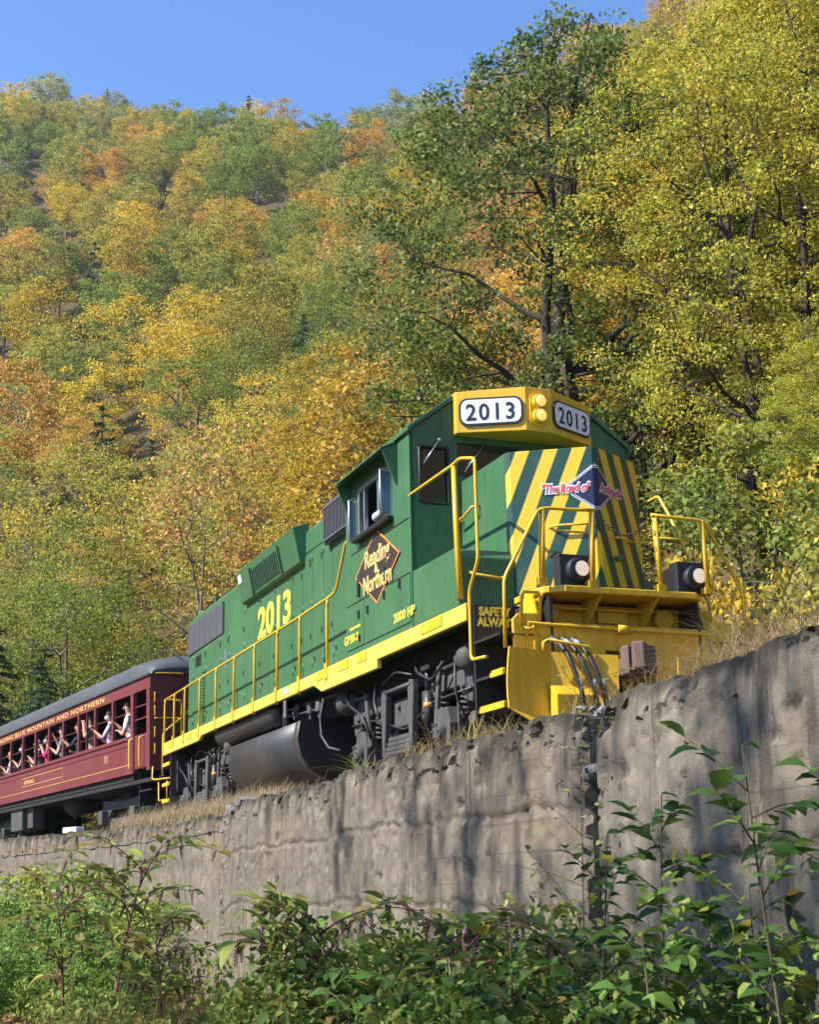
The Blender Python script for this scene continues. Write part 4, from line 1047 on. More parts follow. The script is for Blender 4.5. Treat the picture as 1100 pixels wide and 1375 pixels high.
# ---- trucks
def bogie(cx):
    t = empty('truck'); t.parent = loco; t.location = (cx, 0, 0)
    for g in (1, -1):
        Y0, Y1 = g*0.96, g*1.10
        fr = [(-2.02, 1.12), (-1.95, 1.28), (-1.55, 1.30), (-1.0, 1.22), (-0.6, 1.10), (0.6, 1.10), (1.0, 1.22), (1.55, 1.34), (1.95, 1.32), (2.02, 1.12), (1.95, 0.80), (1.72, 0.86), (1.60, 1.02), (1.14, 1.02), (0.98, 0.84), (0.55, 0.76), (-0.55, 0.76), (-0.98, 0.84), (-1.14, 1.02), (-1.60, 1.02), (-1.72, 0.86), (-1.95, 0.80)]
        part(MB().prism(fr, 'y', Y0, Y1), 'side_frame', M['truck'], 0.015, t)
        for ax in (-1.37, 1.37):
            jb = part(MB().prism([(ax-0.20, 0.34), (ax+0.20, 0.34), (ax+0.22, 0.62), (ax+0.15, 0.80), (ax-0.15, 0.80), (ax-0.22, 0.62)], 'y', g*1.0, g*1.22).cyl((ax, g*1.2, 0.54), (ax, g*1.30, 0.54), 0.13, 0.11, n=14), 'journal_box', M['truck'], 0.012, t)
            mb = MB()
            for k in range(6):
                a = k*math.pi/3; mb.cyl((ax+0.085*math.cos(a), g*1.295, 0.54+0.085*math.sin(a)), (ax+0.085*math.cos(a), g*1.325, 0.54+0.085*math.sin(a)), 0.014, n=6)
            part(mb, 'bolts', M['truck'], 0, jb)
            for q in (-0.30, 0.30):
                pts = []
                for a in np.linspace(0, 10*math.pi, 60): pts.append((ax+q+0.055*math.cos(a), g*1.05+0.055*math.sin(a), 0.70+0.30*a/(10*math.pi)))
                part(MB().tube(pts, 0.016, 5), 'coil_spring', M['truck'], 0, t)
            part(MB().box(ax-0.25, ax+0.25, g*1.10-0.02, g*1.10+0.02, 0.28, 0.33).box(ax-0.24, ax-0.20, g*1.1-0.02, g*1.1+0.02, 0.30, 0.85).box(ax+0.20, ax+0.24, g*1.1-0.02, g*1.1+0.02, 0.30, 0.85), 'pedestal_liner', M['truck'], 0.005, t)
        # bolster hangers and leaf spring basket
        for x in (-0.52, 0.40):
            part(MB().prism([(x-0.06, 0.42), (x+0.02, 0.40), (x+0.10, 1.12), (x+0.09, 1.24), (x-0.03, 1.26), (x-0.08, 1.16)], 'y', g*1.14, g*1.22), 'swing_hanger', M['truck'], 0.012, t)
        for k in range(4):
            part(MB().box(-0.50+0.05*k, 0.46-0.05*k, g*1.17-0.05, g*1.17+0.05, 0.42+k*0.055, 0.47+k*0.055), 'spring_leaf', M['truck'], 0.006, t)
        part(MB().tube([(-0.48, g*1.2, 1.20), (0.42, g*1.2, 1.20)], 0.03, 8), 'hanger_pin', M['truck'], 0, t)
        # brake cylinders at both ends
        for q in (-1, 1):
            part(MB().tube([(q*2.20, g*1.14, 1.27), (q*2.18, g*1.14, 1.27), (q*1.98, g*1.14, 1.27), (q*1.97, g*1.14, 1.27), (q*1.80, g*1.14, 1.27), (q*1.78, g*1.14, 1.27), (q*1.25, g*1.14, 1.25)], [0.06, 0.155, 0.155, 0.11, 0.10, 0.03, 0.028], 16), 'brake_cylinder', M['truck'], 0, t)
            part(MB().prism([(q*1.30, 1.30), (q*1.20, 1.28), (q*1.06, 0.60), (q*1.14, 0.58)], 'y', g*1.16, g*1.20), 'brake_lever', M['truck'], 0.006, t)
            part(MB().prism([(q*0.72, 0.88), (q*0.84, 0.92), (q*0.90, 0.55), (q*0.80, 0.33), (q*0.74, 0.34)], 'y', g*0.78, g*0.95), 'brake_shoe', M['truck'], 0.01, t)
    sh_ = part(MB().cyl((0.88, 1.18, 0.62), (0.88, 1.18, 1.05), 0.055, n=12).cyl((0.88, 1.18, 1.05), (0.88, 1.18, 1.32), 0.035, n=10), 'shock_absorber', M['black'], 0, t)
    part(MB().cyl((0.88, 1.18, 0.86), (0.88, 1.18, 0.92), 0.057, n=12), 'shock_band', M['orange'], 0, sh_)
    part(MB().box(0.80, 1.05, 1.05, 1.24, 1.28, 1.34), 'shock_bracket', M['black'], 0.01, t)
    for ax in (-1.37, 1.37):
        w = part(MB().cyl((ax, -0.95, 0.508), (ax, 0.95, 0.508), 0.09, n=12), 'wheelset', M['rust'], 0, t)
        for g in (1, -1):
            part(MB().tube([(ax, g*0.70, 0.508), (ax, g*0.715, 0.508), (ax, g*0.735, 0.508), (ax, g*0.74, 0.508), (ax, g*0.84, 0.508), (ax, g*0.842, 0.508), (ax, g*0.80, 0.508)], [0.535, 0.535, 0.525, 0.508, 0.505, 0.44, 0.16], 32), 'wheel', M['truck'], 0, w)
    for (pts, r_t) in (([(-1.9, 1.2, 1.42), (-1.7, 1.28, 1.2), (-1.2, 1.26, 1.0), (-1.05, 1.2, 0.7)], 0.016), ([(-0.7, 1.22, 1.45), (-0.75, 1.26, 1.1), (-0.6, 1.24, 0.9)], 0.02), ([(0.6, 1.2, 1.5), (0.7, 1.26, 1.3), (1.2, 1.26, 1.12), (1.5, 1.24, 1.3)], 0.018),
                       ([(1.75, 1.2, 1.4), (1.86, 1.26, 0.9), (1.80, 1.0, 0.4)], 0.016), ([(-2.0, 1.12, 0.95), (-1.0, 1.16, 0.92), (0.0, 1.13, 0.70), (1.0, 1.16, 0.92), (2.0, 1.12, 0.95)], 0.014), ([(-0.5, 1.24, 1.3), (0.1, 1.28, 1.38), (0.55, 1.24, 1.28)], 0.014)):
        part(MB().tube(fillet(pts, 0.12), r_t, 6), 'brake_hose', M['black'], 0, t)
    for x in (-1.75, -0.95, -0.25, 0.25, 0.95, 1.75):
        part(MB().cyl((x, 1.09, 1.0), (x, 1.14, 1.0), 0.03, n=6), 'frame_bolt', M['truck'], 0, t)
    part(MB().box(-0.35, 0.35, -0.95, 0.95, 0.75, 1.15).box(-1.9, -1.7, -0.95, 0.95, 0.95, 1.2).box(1.7, 1.9, -0.95, 0.95, 0.95, 1.2), 'bolster', M['under'], 0, t)
    return t
bogie(4.47); bogie(-5.9)

# ---- the driver: arm and shoulder at the open window
def skin_person(name, chains, mats, matf, parent=None, hair=None, sub=2):
    """one continuous body grown from a skeleton: chains = list of (joint, parent joint, position, radius)"""
    idx = {}; vs = []; es = []; rad = []
    for (j, pj, p, r) in chains:
        idx[j] = len(vs); vs.append(p); rad.append(r)
        if pj is not None: es.append((idx[pj], idx[j]))
    me = bpy.data.meshes.new(name); me.from_pydata(vs, es, [])
    ob = bpy.data.objects.new(name, me); COL.objects.link(ob)
    mod = ob.modifiers.new('skin', 'SKIN'); mod.use_smooth_shade = True
    for i, d in enumerate(me.skin_vertices[0].data):
        r = rad[i]; d.radius = r if isinstance(r, tuple) else (r, r); d.use_root = (i == 0)
    sm = ob.modifiers.new('sub', 'SUBSURF'); sm.levels = sub; sm.render_levels = sub
    dg = bpy.context.evaluated_depsgraph_get(); dg.update()
    m2 = bpy.data.meshes.new_from_object(ob.evaluated_get(dg))
    bpy.data.objects.remove(ob); bpy.data.meshes.remove(me)
    m2.name = name
    m2.materials.clear()
    for m in mats: m2.materials.append(m)
    for p in m2.polygons:
        p.material_index = matf(p.center); p.use_smooth = True
    return link(name, m2, parent)
def cloth(name, c):
    if name not in M: M[name] = plain(name, c, 0.85, spec=0.2)
    return M[name]
SKIN = plain('skin', (0.46, 0.25, 0.17), 0.55)
MASK = plain('pale_mask', (0.55, 0.66, 0.78), 0.7)
drv = empty('person', mat=frame_matrix(YAW, 0.022, T0) @ Matrix.Translation((4.35, -0.95, 2.33)))
tag(drv, 'person in a pale shirt leaning an elbow on the locomotive cab sill', 'person')
sh_c = cloth('pale_blue_shirt', (0.50, 0.56, 0.66)); pt_c = cloth('dark_trousers', (0.02, 0.022, 0.03))
F_ = lambda x, y, z: (x, -y, z)       # authored with y to the camera side
ch = [('pel', None, F_(0, 0, 0.55), (0.16, 0.13)), ('wai', 'pel', F_(0, 0, 0.72), (0.15, 0.12)), ('che', 'wai', F_(0, 0.02, 0.98), (0.18, 0.13)), ('nek', 'che', F_(0, 0.04, 1.16), 0.06),
      ('hd0', 'nek', F_(0.02, 0.05, 1.25), 0.085), ('hd1', 'hd0', F_(0.03, 0.05, 1.36), 0.105), ('hd2', 'hd1', F_(0.02, 0.05, 1.44), 0.075),
      ('shL', 'che', F_(0.05, 0.20, 1.06), 0.075), ('elL', 'shL', F_(0.22, 0.56, 0.93), 0.062), ('frL', 'elL', F_(0.46, 0.575, 0.93), 0.048), ('wrL', 'frL', F_(0.55, 0.57, 0.935), 0.036), ('haL', 'wrL', F_(0.62, 0.55, 0.93), (0.045, 0.02)),
      ('f1', 'haL', F_(0.70, 0.53, 0.92), 0.012), ('f2', 'haL', F_(0.695, 0.55, 0.925), 0.012), ('f3', 'haL', F_(0.68, 0.57, 0.925), 0.011), ('th', 'wrL', F_(0.62, 0.51, 0.945), 0.013),
      ('shR', 'che', F_(0.0, -0.18, 1.06), 0.075), ('elR', 'shR', F_(0.10, -0.26, 0.80), 0.055), ('wrR', 'elR', F_(0.32, -0.22, 0.76), 0.035), ('haR', 'wrR', F_(0.40, -0.20, 0.76), (0.04, 0.02)),
      ('hpL', 'pel', F_(0.02, 0.10, 0.50), 0.10), ('knL', 'hpL', F_(0.42, 0.12, 0.50), 0.075), ('anL', 'knL', F_(0.46, 0.12, 0.10), 0.05), ('toL', 'anL', F_(0.60, 0.13, 0.05), 0.04),
      ('hpR', 'pel', F_(0.02, -0.10, 0.50), 0.10), ('knR', 'hpR', F_(0.42, -0.12, 0.50), 0.075), ('anR', 'knR', F_(0.46, -0.12, 0.10), 0.05), ('toR', 'anR', F_(0.60, -0.13, 0.05), 0.04)]
def mf(c):
    if c.z > 1.17: return 0
    if c.z < 0.62: return 2
    if c.x > 0.52 and c.z > 0.85: return 0
    if c.x > 0.33 and c.z < 0.85: return 0
    return 1
skin_person('body', ch, [SKIN, sh_c, pt_c], mf, drv)
MB().ball((0.0, -0.05, 1.41), (0.115, 0.10, 0.10), 12, 8).build('hair', cloth('dark_hair', (0.02, 0.014, 0.01)), drv, False)
seat = MB().box(-0.28, 0.28, -0.22, 0.22, 0.36, 0.44).box(-0.30, -0.22, -0.22, 0.22, 0.44, 1.0).cyl((0, 0, 0), (0, 0, 0.36), 0.05, n=8).build('cab_seat', M['black'], loco, True, 0.03)
seat.location = (4.35, -0.95, 2.33)
# ------------------------------------------------------------------ open-air coach
TC = np.array([-3.9378, 30.5199, 2.9008])
coach = empty('passenger_coach', mat=frame_matrix(0.486, 0.048, TC))
tag(coach, 'maroon open-window passenger coach with grey roof behind the locomotive', 'coach')
def cpart(mb, name, mat, bevel=0, parent=None):
    return mb.build(name, mat, parent or coach, True, bevel)
HW = 1.5; ZB, ZWB, ZWT, ZE = 1.24, 2.04, 2.93, 3.20; X0, SP = -1.295, 1.412; LEN = -24.2
nw = 15
cpart(MB().box(LEN, 0, -1.44, 1.44, 1.02, 1.10), 'floor', M['under'])
for g in (1, -1):
    b = lambda x0, x1, z0, z1, t=0.05, o=0.0: MB().box(x0, x1, min(g*(HW-t), g*(HW+o)), max(g*(HW-t), g*(HW+o)), z0, z1)
    cpart(b(LEN, -1.19, 1.42, ZWB-0.08), 'lower_side', M['maroon'], 0.004)
    cpart(b(LEN, -1.19, ZB, 1.415, 0.05, 0.012), 'side_skirt', M['maroon'], 0.004)
    cpart(b(LEN, -1.19, 1.43, 1.445, 0.0, 0.006), 'gold_stripe', M['gold'])
    cpart(b(LEN, -1.19, ZWB-0.075, ZWB, 0.06, 0.03), 'window_sill', M['maroon'], 0.006)
    cpart(b(LEN, -1.19, ZWB-0.20, ZWB-0.185, 0.0, 0.012), 'belt_rail', M['maroon'])
    cpart(b(LEN, 0, ZWT, ZE), 'letterboard', M['maroon'], 0.004)
    for k in range(nw + 1):
        x = X0 - k*SP
        cpart(b(x-0.055, x+0.055, ZWB, ZWT, 0.07, 0.004), 'window_post', M['maroon'], 0.004)
        if k < nw:
            for z in (ZWB+0.24, ZWB+0.52):
                cpart(MB().cyl((x-SP+0.05, g*1.46, z), (x-0.05, g*1.46, z), 0.012, n=6), 'safety_bar', M['maroon'])
            if k == 2: cpart(b(x-SP/2-0.02, x-SP/2+0.02, ZWB, ZWT, 0.05, 0.0), 'window_mullion', M['maroon'])
    # vestibule with its doorway window
    cpart(b(-1.19, -1.06, ZB, ZWT, 0.06, 0.035), 'vestibule_post', M['maroon'], 0.006)
    cpart(b(-0.20, 0.0, ZB, ZWT, 0.06, 0.02), 'corner_post', M['maroon'], 0.006)
    cpart(b(-1.06, -0.20, 1.32, 2.02), 'vestibule_gate', M['maroon'], 0.004)
    for z in (2.35, 2.62): cpart(b(-1.06, -0.20, z-0.012, z+0.012, 0.05, -0.01), 'safety_bar', M['maroon'])
    for x in (-1.12, -0.42): cpart(MB().tube(fillet([(x, g*1.50, 1.96), (x, g*1.60, 1.94), (x, g*1.60, 1.34), (x, g*1.50, 1.30)], 0.05), 0.022, 7), 'grab_rail', M['yellow'])
# roof, rounded and hipped down at the end
def rprof(k, drop=0.0):
    pts = []
    for i in range(15):
        a = math.pi*i/14; y = 1.53*math.cos(a)
        z = ZE + 0.01 + (0.58-drop*0.66)*math.sin(a)**0.62
        pts.append((y, z))
    return pts
xs_ = [(-24.2, 0.0, 1.0), (-1.7, 0.0, 1.0), (-1.1, 0.03, 1.0), (-0.6, 0.12, 1.0), (-0.2, 0.30, 0.998), (0.0, 0.46, 0.99), (0.06, 0.66, 0.97)]
mb = MB(); k = 15
for x, d, w in xs_:
    for y, z in rprof(k, d): mb.v.append((x, y*w, z))
for i in range(len(xs_)-1):
    for j in range(k-1):
        a = i*k+j; mb.f.append([a, a+1, a+k+1, a+k]); mb.m.append(0); mb.sm.append(True)
mb.f.append([(len(xs_)-1)*k+j for j in range(k)]); mb.m.append(0); mb.sm.append(False)
cpart(mb, 'roof', M['roof'])
cpart(MB().box(LEN, 0, 1.50, 1.545, ZE-0.01, ZE+0.03).box(LEN, 0, -1.545, -1.50, ZE-0.01, ZE+0.03), 'roof_gutter', M['roof'])
for x in np.arange(-22, -3, 3.2):
    cpart(MB().box(x-0.28, x+0.28, -0.2, 0.2, 3.74, 3.90), 'roof_vent', M['roof'], 0.03)
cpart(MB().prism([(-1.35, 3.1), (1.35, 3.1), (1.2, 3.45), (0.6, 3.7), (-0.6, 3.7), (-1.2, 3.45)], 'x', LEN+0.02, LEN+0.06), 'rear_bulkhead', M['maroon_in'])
cpart(MB().tube(fillet([(-1.8, 0.9, 3.68), (-1.8, 0.9, 3.86), (-0.5, 0.9, 3.82), (-0.05, 0.8, 3.55)], 0.1), 0.012, 6), 'roof_pipe', M['roof'])
# end wall with ladder irons
cpart(MB().box(-0.04, 0.0, -1.46, -0.42, ZB, ZE+0.02).box(-0.04, 0.0, 0.42, 1.46, ZB, ZE+0.02).box(-0.04, 0.0, -0.42, 0.42, 3.05, ZE+0.3), 'end_wall', M['maroon'], 0.004)
cpart(MB().box(-0.03, 0.28, 0.42, 0.52, 1.2, 3.3).box(-0.03, 0.28, -0.52, -0.42, 1.2, 3.3).box(-0.03, 0.28, -0.52, 0.52, 3.3, 3.42), 'diaphragm', M['black'], 0.01)
cpart(MB().box(-1.2, 0.1, -0.45, 0.45, 1.28, 1.34), 'buffer_plate', M['black'])
for z in (2.72, 2.44, 1.66, 2.0): cpart(MB().tube(fillet([(0.0, 1.40, z-0.10), (0.06, 1.42, z-0.10), (0.06, 1.42, z+0.10), (0.0, 1.40, z+0.10)], 0.03), 0.014, 6), 'ladder_iron', M['yellow'])
cpart(MB().tube(fillet([(0.0, 1.40, 3.20), (0.06, 1.40, 3.22), (0.06, 0.80, 3.22), (0.0, 0.80, 3.20)], 0.03), 0.016, 6), 'ladder_iron', M['yellow'])
cpart(MB().tube(fillet([(0.0, 1.40, 2.29), (0.06, 1.40, 2.29), (0.06, 0.80, 2.29), (0.0, 0.80, 2.29)], 0.03), 0.014, 6), 'ladder_iron', M['yellow'])
cpart(MB().tube(fillet([(0.05, 1.46, 1.3), (0.07, 1.48, 1.05), (0.25, 1.48, 1.02), (0.9, 1.30, 1.02)], 0.04), 0.016, 6), 'sill_step', M['yellow'])
cpart(MB().tube([(0.82, 1.42, 1.0), (0.82, 1.42, 0.6), (0.30, 1.42, 0.6), (0.30, 1.42, 1.0)], 0.014, 6), 'step_hanger', M['yellow'])
# partition inside and seats' dark backs are hidden by the shade; ceiling
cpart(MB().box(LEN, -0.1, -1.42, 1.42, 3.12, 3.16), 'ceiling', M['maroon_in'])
cpart(MB().box(LEN, -1.2, -1.40, -1.36, 1.42, 2.95), 'far_side_shade_sheet', M['maroon_in'])  # added dark sheet over the far windows; interior shade is in its colour
# lettering
text('lettering', 'READING BLUE MOUNTAIN AND NORTHERN', 0.165, M['gold'], coach, (-14.6, HW+0.004, 2.995), (1, 0, 0), (0, 0, 1), bold=0.004, sx=3.02, spacing=1.12)
text('lettering', '11', 0.22, M['gold'], coach, (-3.32, HW+0.004, 1.61), (1, 0, 0), (0, 0, 1), bold=0.006, sx=1.5)
text('lettering', 'SPRING', 0.14, M['gold'], coach, (-10.9, HW+0.004, 1.625), (1, 0, 0), (0, 0, 1), bold=0.003, sx=2.4)
def frame_rect(x0, x1, z0, z1, t=0.014):
    return MB().box(x0, x1, HW+0.002, HW+0.005, z0, z0+t).box(x0, x1, HW+0.002, HW+0.005, z1-t, z1).box(x0, x0+t, HW+0.002, HW+0.005, z0, z1).box(x1-t, x1, HW+0.002, HW+0.005, z0, z1)
cpart(frame_rect(-11.2, -6.9, 1.57, 1.80), 'name_frame', M['gold'])
# underbody
cpart(MB().box(LEN, -0.6, -0.5, 0.5, 0.98, 1.30), 'centre_sill', M['under'])
cpart(MB().box(LEN+0.1, -1.3, 1.38, 1.44, 1.12, 1.24).box(LEN+0.1, -1.3, -1.44, -1.38, 1.12, 1.24), 'side_girder', M['under'])
cpart(MB().tube([(-8.0, 0.9, 0.95), (-7.95, 0.9, 0.95), (-7.0, 0.9, 0.95), (-6.95, 0.9, 0.95)], [0.1, 0.30, 0.30, 0.1], 20), 'brake_reservoir', M['under'])
cpart(MB().box(-12.9, -11.6, 0.75, 1.38, 0.45, 1.26), 'battery_cabinet', M['truck'], 0.02)
cpart(MB().box(-11.3, -10.75, 1.0, 1.30, 0.48, 1.12), 'equipment_box', M['truck'], 0.02)
def ctruck(cx):
    t = empty('truck'); t.parent = coach; t.location = (cx, 0, 0)
    for g in (1, -1):
        cpart(MB().prism([(-1.5, 0.62), (-1.5, 0.86), (-0.5, 0.80), (0.5, 0.80), (1.5, 0.86), (1.5, 0.62), (1.1, 0.42), (0.8, 0.62), (-0.8, 0.62), (-1.1, 0.42)], 'y', g*0.96, g*1.06), 'side_frame', M['truck'], 0.012, t)
        cpart(MB().prism([(-0.75, 0.42), (0.75, 0.42), (0.5, 0.26), (-0.5, 0.26)], 'y', g*0.98, g*1.10), 'equalizer', M['truck'], 0.012, t)
        for ax in (-1.22, 1.22): cpart(MB().box(ax-0.17, ax+0.17, min(g*1.0, g*1.22), max(g*1.0, g*1.22), 0.30, 0.62), 'journal_box', M['truck'], 0.02, t)
    for ax in (-1.22, 1.22):
        w = cpart(MB().cyl((ax, -0.95, 0.457), (ax, 0.95, 0.457), 0.08, n=10), 'wheelset', M['rust'], 0, t)
        for g in (1, -1): cpart(MB().tube([(ax, g*0.70, 0.457), (ax, g*0.74, 0.457), (ax, g*0.745, 0.457), (ax, g*0.84, 0.457)], [0.485, 0.475, 0.457, 0.455], 28), 'wheel', M['rust'], 0, w)
    cpart(MB().box(-0.3, 0.3, -0.95, 0.95, 0.55, 0.95), 'bolster', M['under'], 0, t)
ctruck(-3.4); ctruck(-15.9); 
cpart(MB().box(-0.9, 0.35, -0.09, 0.09, 0.84, 1.02).box(0.1, 0.42, -0.17, 0.17, 0.8, 1.08), 'coupler', M['rust'], 0.02)
cpart(MB().box(-1.05, -0.25, 1.05, 1.40, 0.50, 0.53).box(-1.05, -0.25, 1.0, 1.40, 0.85, 0.88).box(-1.06, -1.03, 1.0, 1.4, 0.5, 1.3), 'vestibule_steps', M['under'])

# ------------------------------------------------------------------ passengers at the windows
def pose_person(x, y, h, yaw, label, shirt, hairc, arms, trousers=(0.03, 0.035, 0.05), mask=None, cap=None):
    """standing figure; arms = list of two hand targets relative to the shoulder line (fwd, side, up)"""
    root = empty('person', mat=coach.matrix_world @ Matrix.Translation((x, -y, 1.10)) @ Matrix.Rotation(yaw, 4, 'Z'))
    tag(root, label, 'person', 'passengers at the coach windows')
    k = h/1.72
    # local: +x faces out of the window, z up
    P = lambda a, b, c: (a*k, b*k, c*k)
    J = [('pel', None, P(0, 0, 0.94), (0.15*k, 0.12*k)), ('wai', 'pel', P(0, 0, 1.10), (0.135*k, 0.105*k)), ('che', 'wai', P(0.02, 0, 1.30), (0.165*k, 0.12*k)), ('nek', 'che', P(0.03, 0, 1.46), 0.055*k),
         ('h0', 'nek', P(0.05, 0, 1.54), 0.075*k), ('h1', 'h0', P(0.06, 0, 1.62), 0.092*k), ('h2', 'h1', P(0.05, 0, 1.69), 0.07*k)]
    for sgn, (a, b, c) in zip((1, -1), arms):
        sn = 'L' if sgn > 0 else 'R'
        s0 = np.array([0.02, 0.185*sgn, 1.37]); a *= 0.72; hd = s0 + np.array([a, b*sgn, c])
        d = np.linalg.norm(hd-s0); L = 0.29; off = math.sqrt(max(0.0, L*L - (d/2)**2)) if d < 2*L else 0.0
        el = (s0+hd)/2 + np.array([0, 0.35*sgn, -0.93])*off
        J += [('s'+sn, 'che', P(*s0), 0.07*k), ('e'+sn, 's'+sn, P(*el), 0.05*k), ('w'+sn, 'e'+sn, P(*(hd*0.9+el*0.1)), 0.034*k), ('p'+sn, 'w'+sn, P(*(hd+(hd-el)*0.12)), (0.042*k, 0.022*k))]
        dirn = (hd-el)/(np.linalg.norm(hd-el)+1e-6)
        sd = np.cross(dirn, [0, 0, 1.0]); sd /= np.linalg.norm(sd)+1e-6
        for q in range(4):
            tip = hd + dirn*(0.17+0.012*(1.5-abs(q-1.5))) + sd*(q-1.5)*0.026 + np.array([0, 0, -0.03])
            J.append(('f%d%s' % (q, sn), 'p'+sn, P(*tip), 0.0095*k))
        J.append(('t'+sn, 'w'+sn, P(*(hd+dirn*0.06+sd*0.055)), 0.011*k))
        hx = 0.085*sgn
        J += [('hip'+sn, 'pel', P(0, hx, 0.86), 0.095*k), ('kn'+sn, 'hip'+sn, P(0.02, hx*1.1, 0.48), 0.065*k), ('an'+sn, 'kn'+sn, P(0, hx*1.1, 0.10), 0.045*k), ('to'+sn, 'an'+sn, P(0.13, hx*1.3, 0.05), 0.04*k)]
    hands = [np.array(P(*(np.array([0.02, 0.185*sg, 1.37])+np.array([a*0.72, b*sg, c])))) for sg, (a, b, c) in zip((1, -1), arms)]
    nm = 'cloth_%d' % len(M)
    def mf(c):
        if c.z > 1.47*k and abs(c.y) < 0.13*k and abs(c.x) < 0.2*k: return 0
        for hd in hands:
            if (Vector(hd)-c).length < 0.17*k: return 0
        if c.z < 0.93*k: return 2
        return 1
    skin_person('body', J, [SKIN, cloth(nm, shirt), cloth(nm+'t', trousers)], mf, root, sub=2)
    MB().ball(P(0.035, 0, 1.665), (0.100*k, 0.093*k, 0.095*k), 12, 8).build('hair', cloth(nm+'h', hairc), root, False)
    MB().add([P(0.148, -0.015, 1.60), P(0.148, 0.015, 1.60), P(0.172, 0, 1.592), P(0.15, 0, 1.64)], [(0, 1, 2), (0, 2, 3), (2, 1, 3), (0, 3, 1)]).build('nose', SKIN, root, False)
    for e in (-0.035, 0.035): MB().ball(P(0.140, e, 1.635), 0.012*k, 6, 4).build('eye', M['ink'], root, False)
    if mask: MB().ball(P(0.105, 0, 1.575), (0.065*k, 0.062*k, 0.05*k), 10, 6).build('face_mask', cloth(nm+'m', mask), root, False)
    if cap: MB().ball(P(0.04, 0, 1.70), (0.108*k, 0.10*k, 0.075*k), 12, 6).add([P(0.08, -0.08, 1.70), P(0.08, 0.08, 1.70), P(0.23, 0.05, 1.685), P(0.23, -0.05, 1.685)], [(0, 1, 2, 3)]).build('cap', cloth(nm+'c', cap), root, False)
    return root
wx = lambda k, f: X0 - (k + f)*SP
OUT = -math.pi/2       # facing the camera side (local -y in the flipped frame)
pose_person(wx(0, 0.50), 1.30, 1.74, OUT-0.5, 'person in a white shirt and black mask pointing from the foremost window', (0.72, 0.75, 0.84), (0.02, 0.015, 0.012), [(0.22, 0.0, -0.30), (0.45, 0.10, -0.10)], mask=(0.02, 0.02, 0.025))
pose_person(wx(1, 0.55), 1.28, 1.70, OUT-0.4, 'person in lilac with a pale blue mask holding out an arm', (0.42, 0.34, 0.50), (0.05, 0.04, 0.035), [(0.42, 0.05, -0.14), (0.28, 0.0, -0.28)], mask=(0.55, 0.68, 0.82))
pose_person(wx(2, 0.62), 1.30, 1.76, OUT-0.6, 'person in a tan jacket raising a camera to the face', (0.34, 0.25, 0.18), (0.05, 0.05, 0.06), [(0.24, -0.12, 0.14), (0.24, -0.10, 0.14)], cap=(0.03, 0.04, 0.06))
pose_person(wx(3, 0.5), 1.24, 1.72, OUT-0.5, 'brown-haired person in navy pointing along the train', (0.025, 0.03, 0.06), (0.11, 0.045, 0.02), [(0.42, 0.15, -0.10), (0.2, 0.0, -0.35)])
pose_person(wx(4, 0.42), 1.30, 1.76, OUT-0.45, 'person in a grey jacket with one arm raised to the roof', (0.13, 0.16, 0.18), (0.03, 0.03, 0.03), [(0.26, 0.05, -0.25), (0.38, 0.15, 0.10)], cap=(0.02, 0.03, 0.05))
pose_person(wx(4, 0.78), 1.01, 1.40, OUT-0.2, 'small child in pink behind the person in the grey jacket', (0.50, 0.03, 0.10), (0.10, 0.06, 0.03), [(0.25, 0.0, -0.1), (0.22, 0.0, -0.2)])
pose_person(wx(5, 0.48), 1.30, 1.66, OUT-0.3, 'person in a magenta jacket filming from the coach window', (0.52, 0.025, 0.12), (0.06, 0.04, 0.03), [(0.24, -0.10, 0.02), (0.24, -0.10, 0.02)], trousers=(0.6, 0.08, 0.16), mask=(0.45, 0.25, 0.45))
pose_person(wx(6, 0.28), 1.28, 1.66, OUT-0.3, 'white-haired person in pale plaid at a coach window', (0.42, 0.42, 0.45), (0.55, 0.52, 0.48), [(0.28, 0.0, -0.18), (0.26, 0.0, -0.28)], trousers=(0.4, 0.4, 0.44))
pose_person(wx(6, 0.70), 1.14, 1.52, OUT-0.4, 'shorter person in cream beside the white-haired passenger', (0.58, 0.50, 0.40), (0.10, 0.05, 0.025), [(0.28, 0.0, -0.15), (0.25, 0.0, -0.25)])
pose_person(wx(7, 0.45), 1.28, 1.68, OUT-0.3, 'person in a navy blue jacket leaning at the window', (0.03, 0.05, 0.12), (0.03, 0.025, 0.02), [(0.30, 0.0, -0.18), (0.25, 0.0, -0.3)], trousers=(0.10, 0.16, 0.32), mask=(0.5, 0.6, 0.75))
pose_person(wx(8, 0.50), 1.28, 1.60, OUT-0.3, 'fair-haired person in a white shirt at the rearmost window in view', (0.62, 0.66, 0.72), (0.42, 0.24, 0.10), [(0.30, 0.05, -0.18), (0.25, 0.0, -0.3)], trousers=(0.5, 0.55, 0.65))
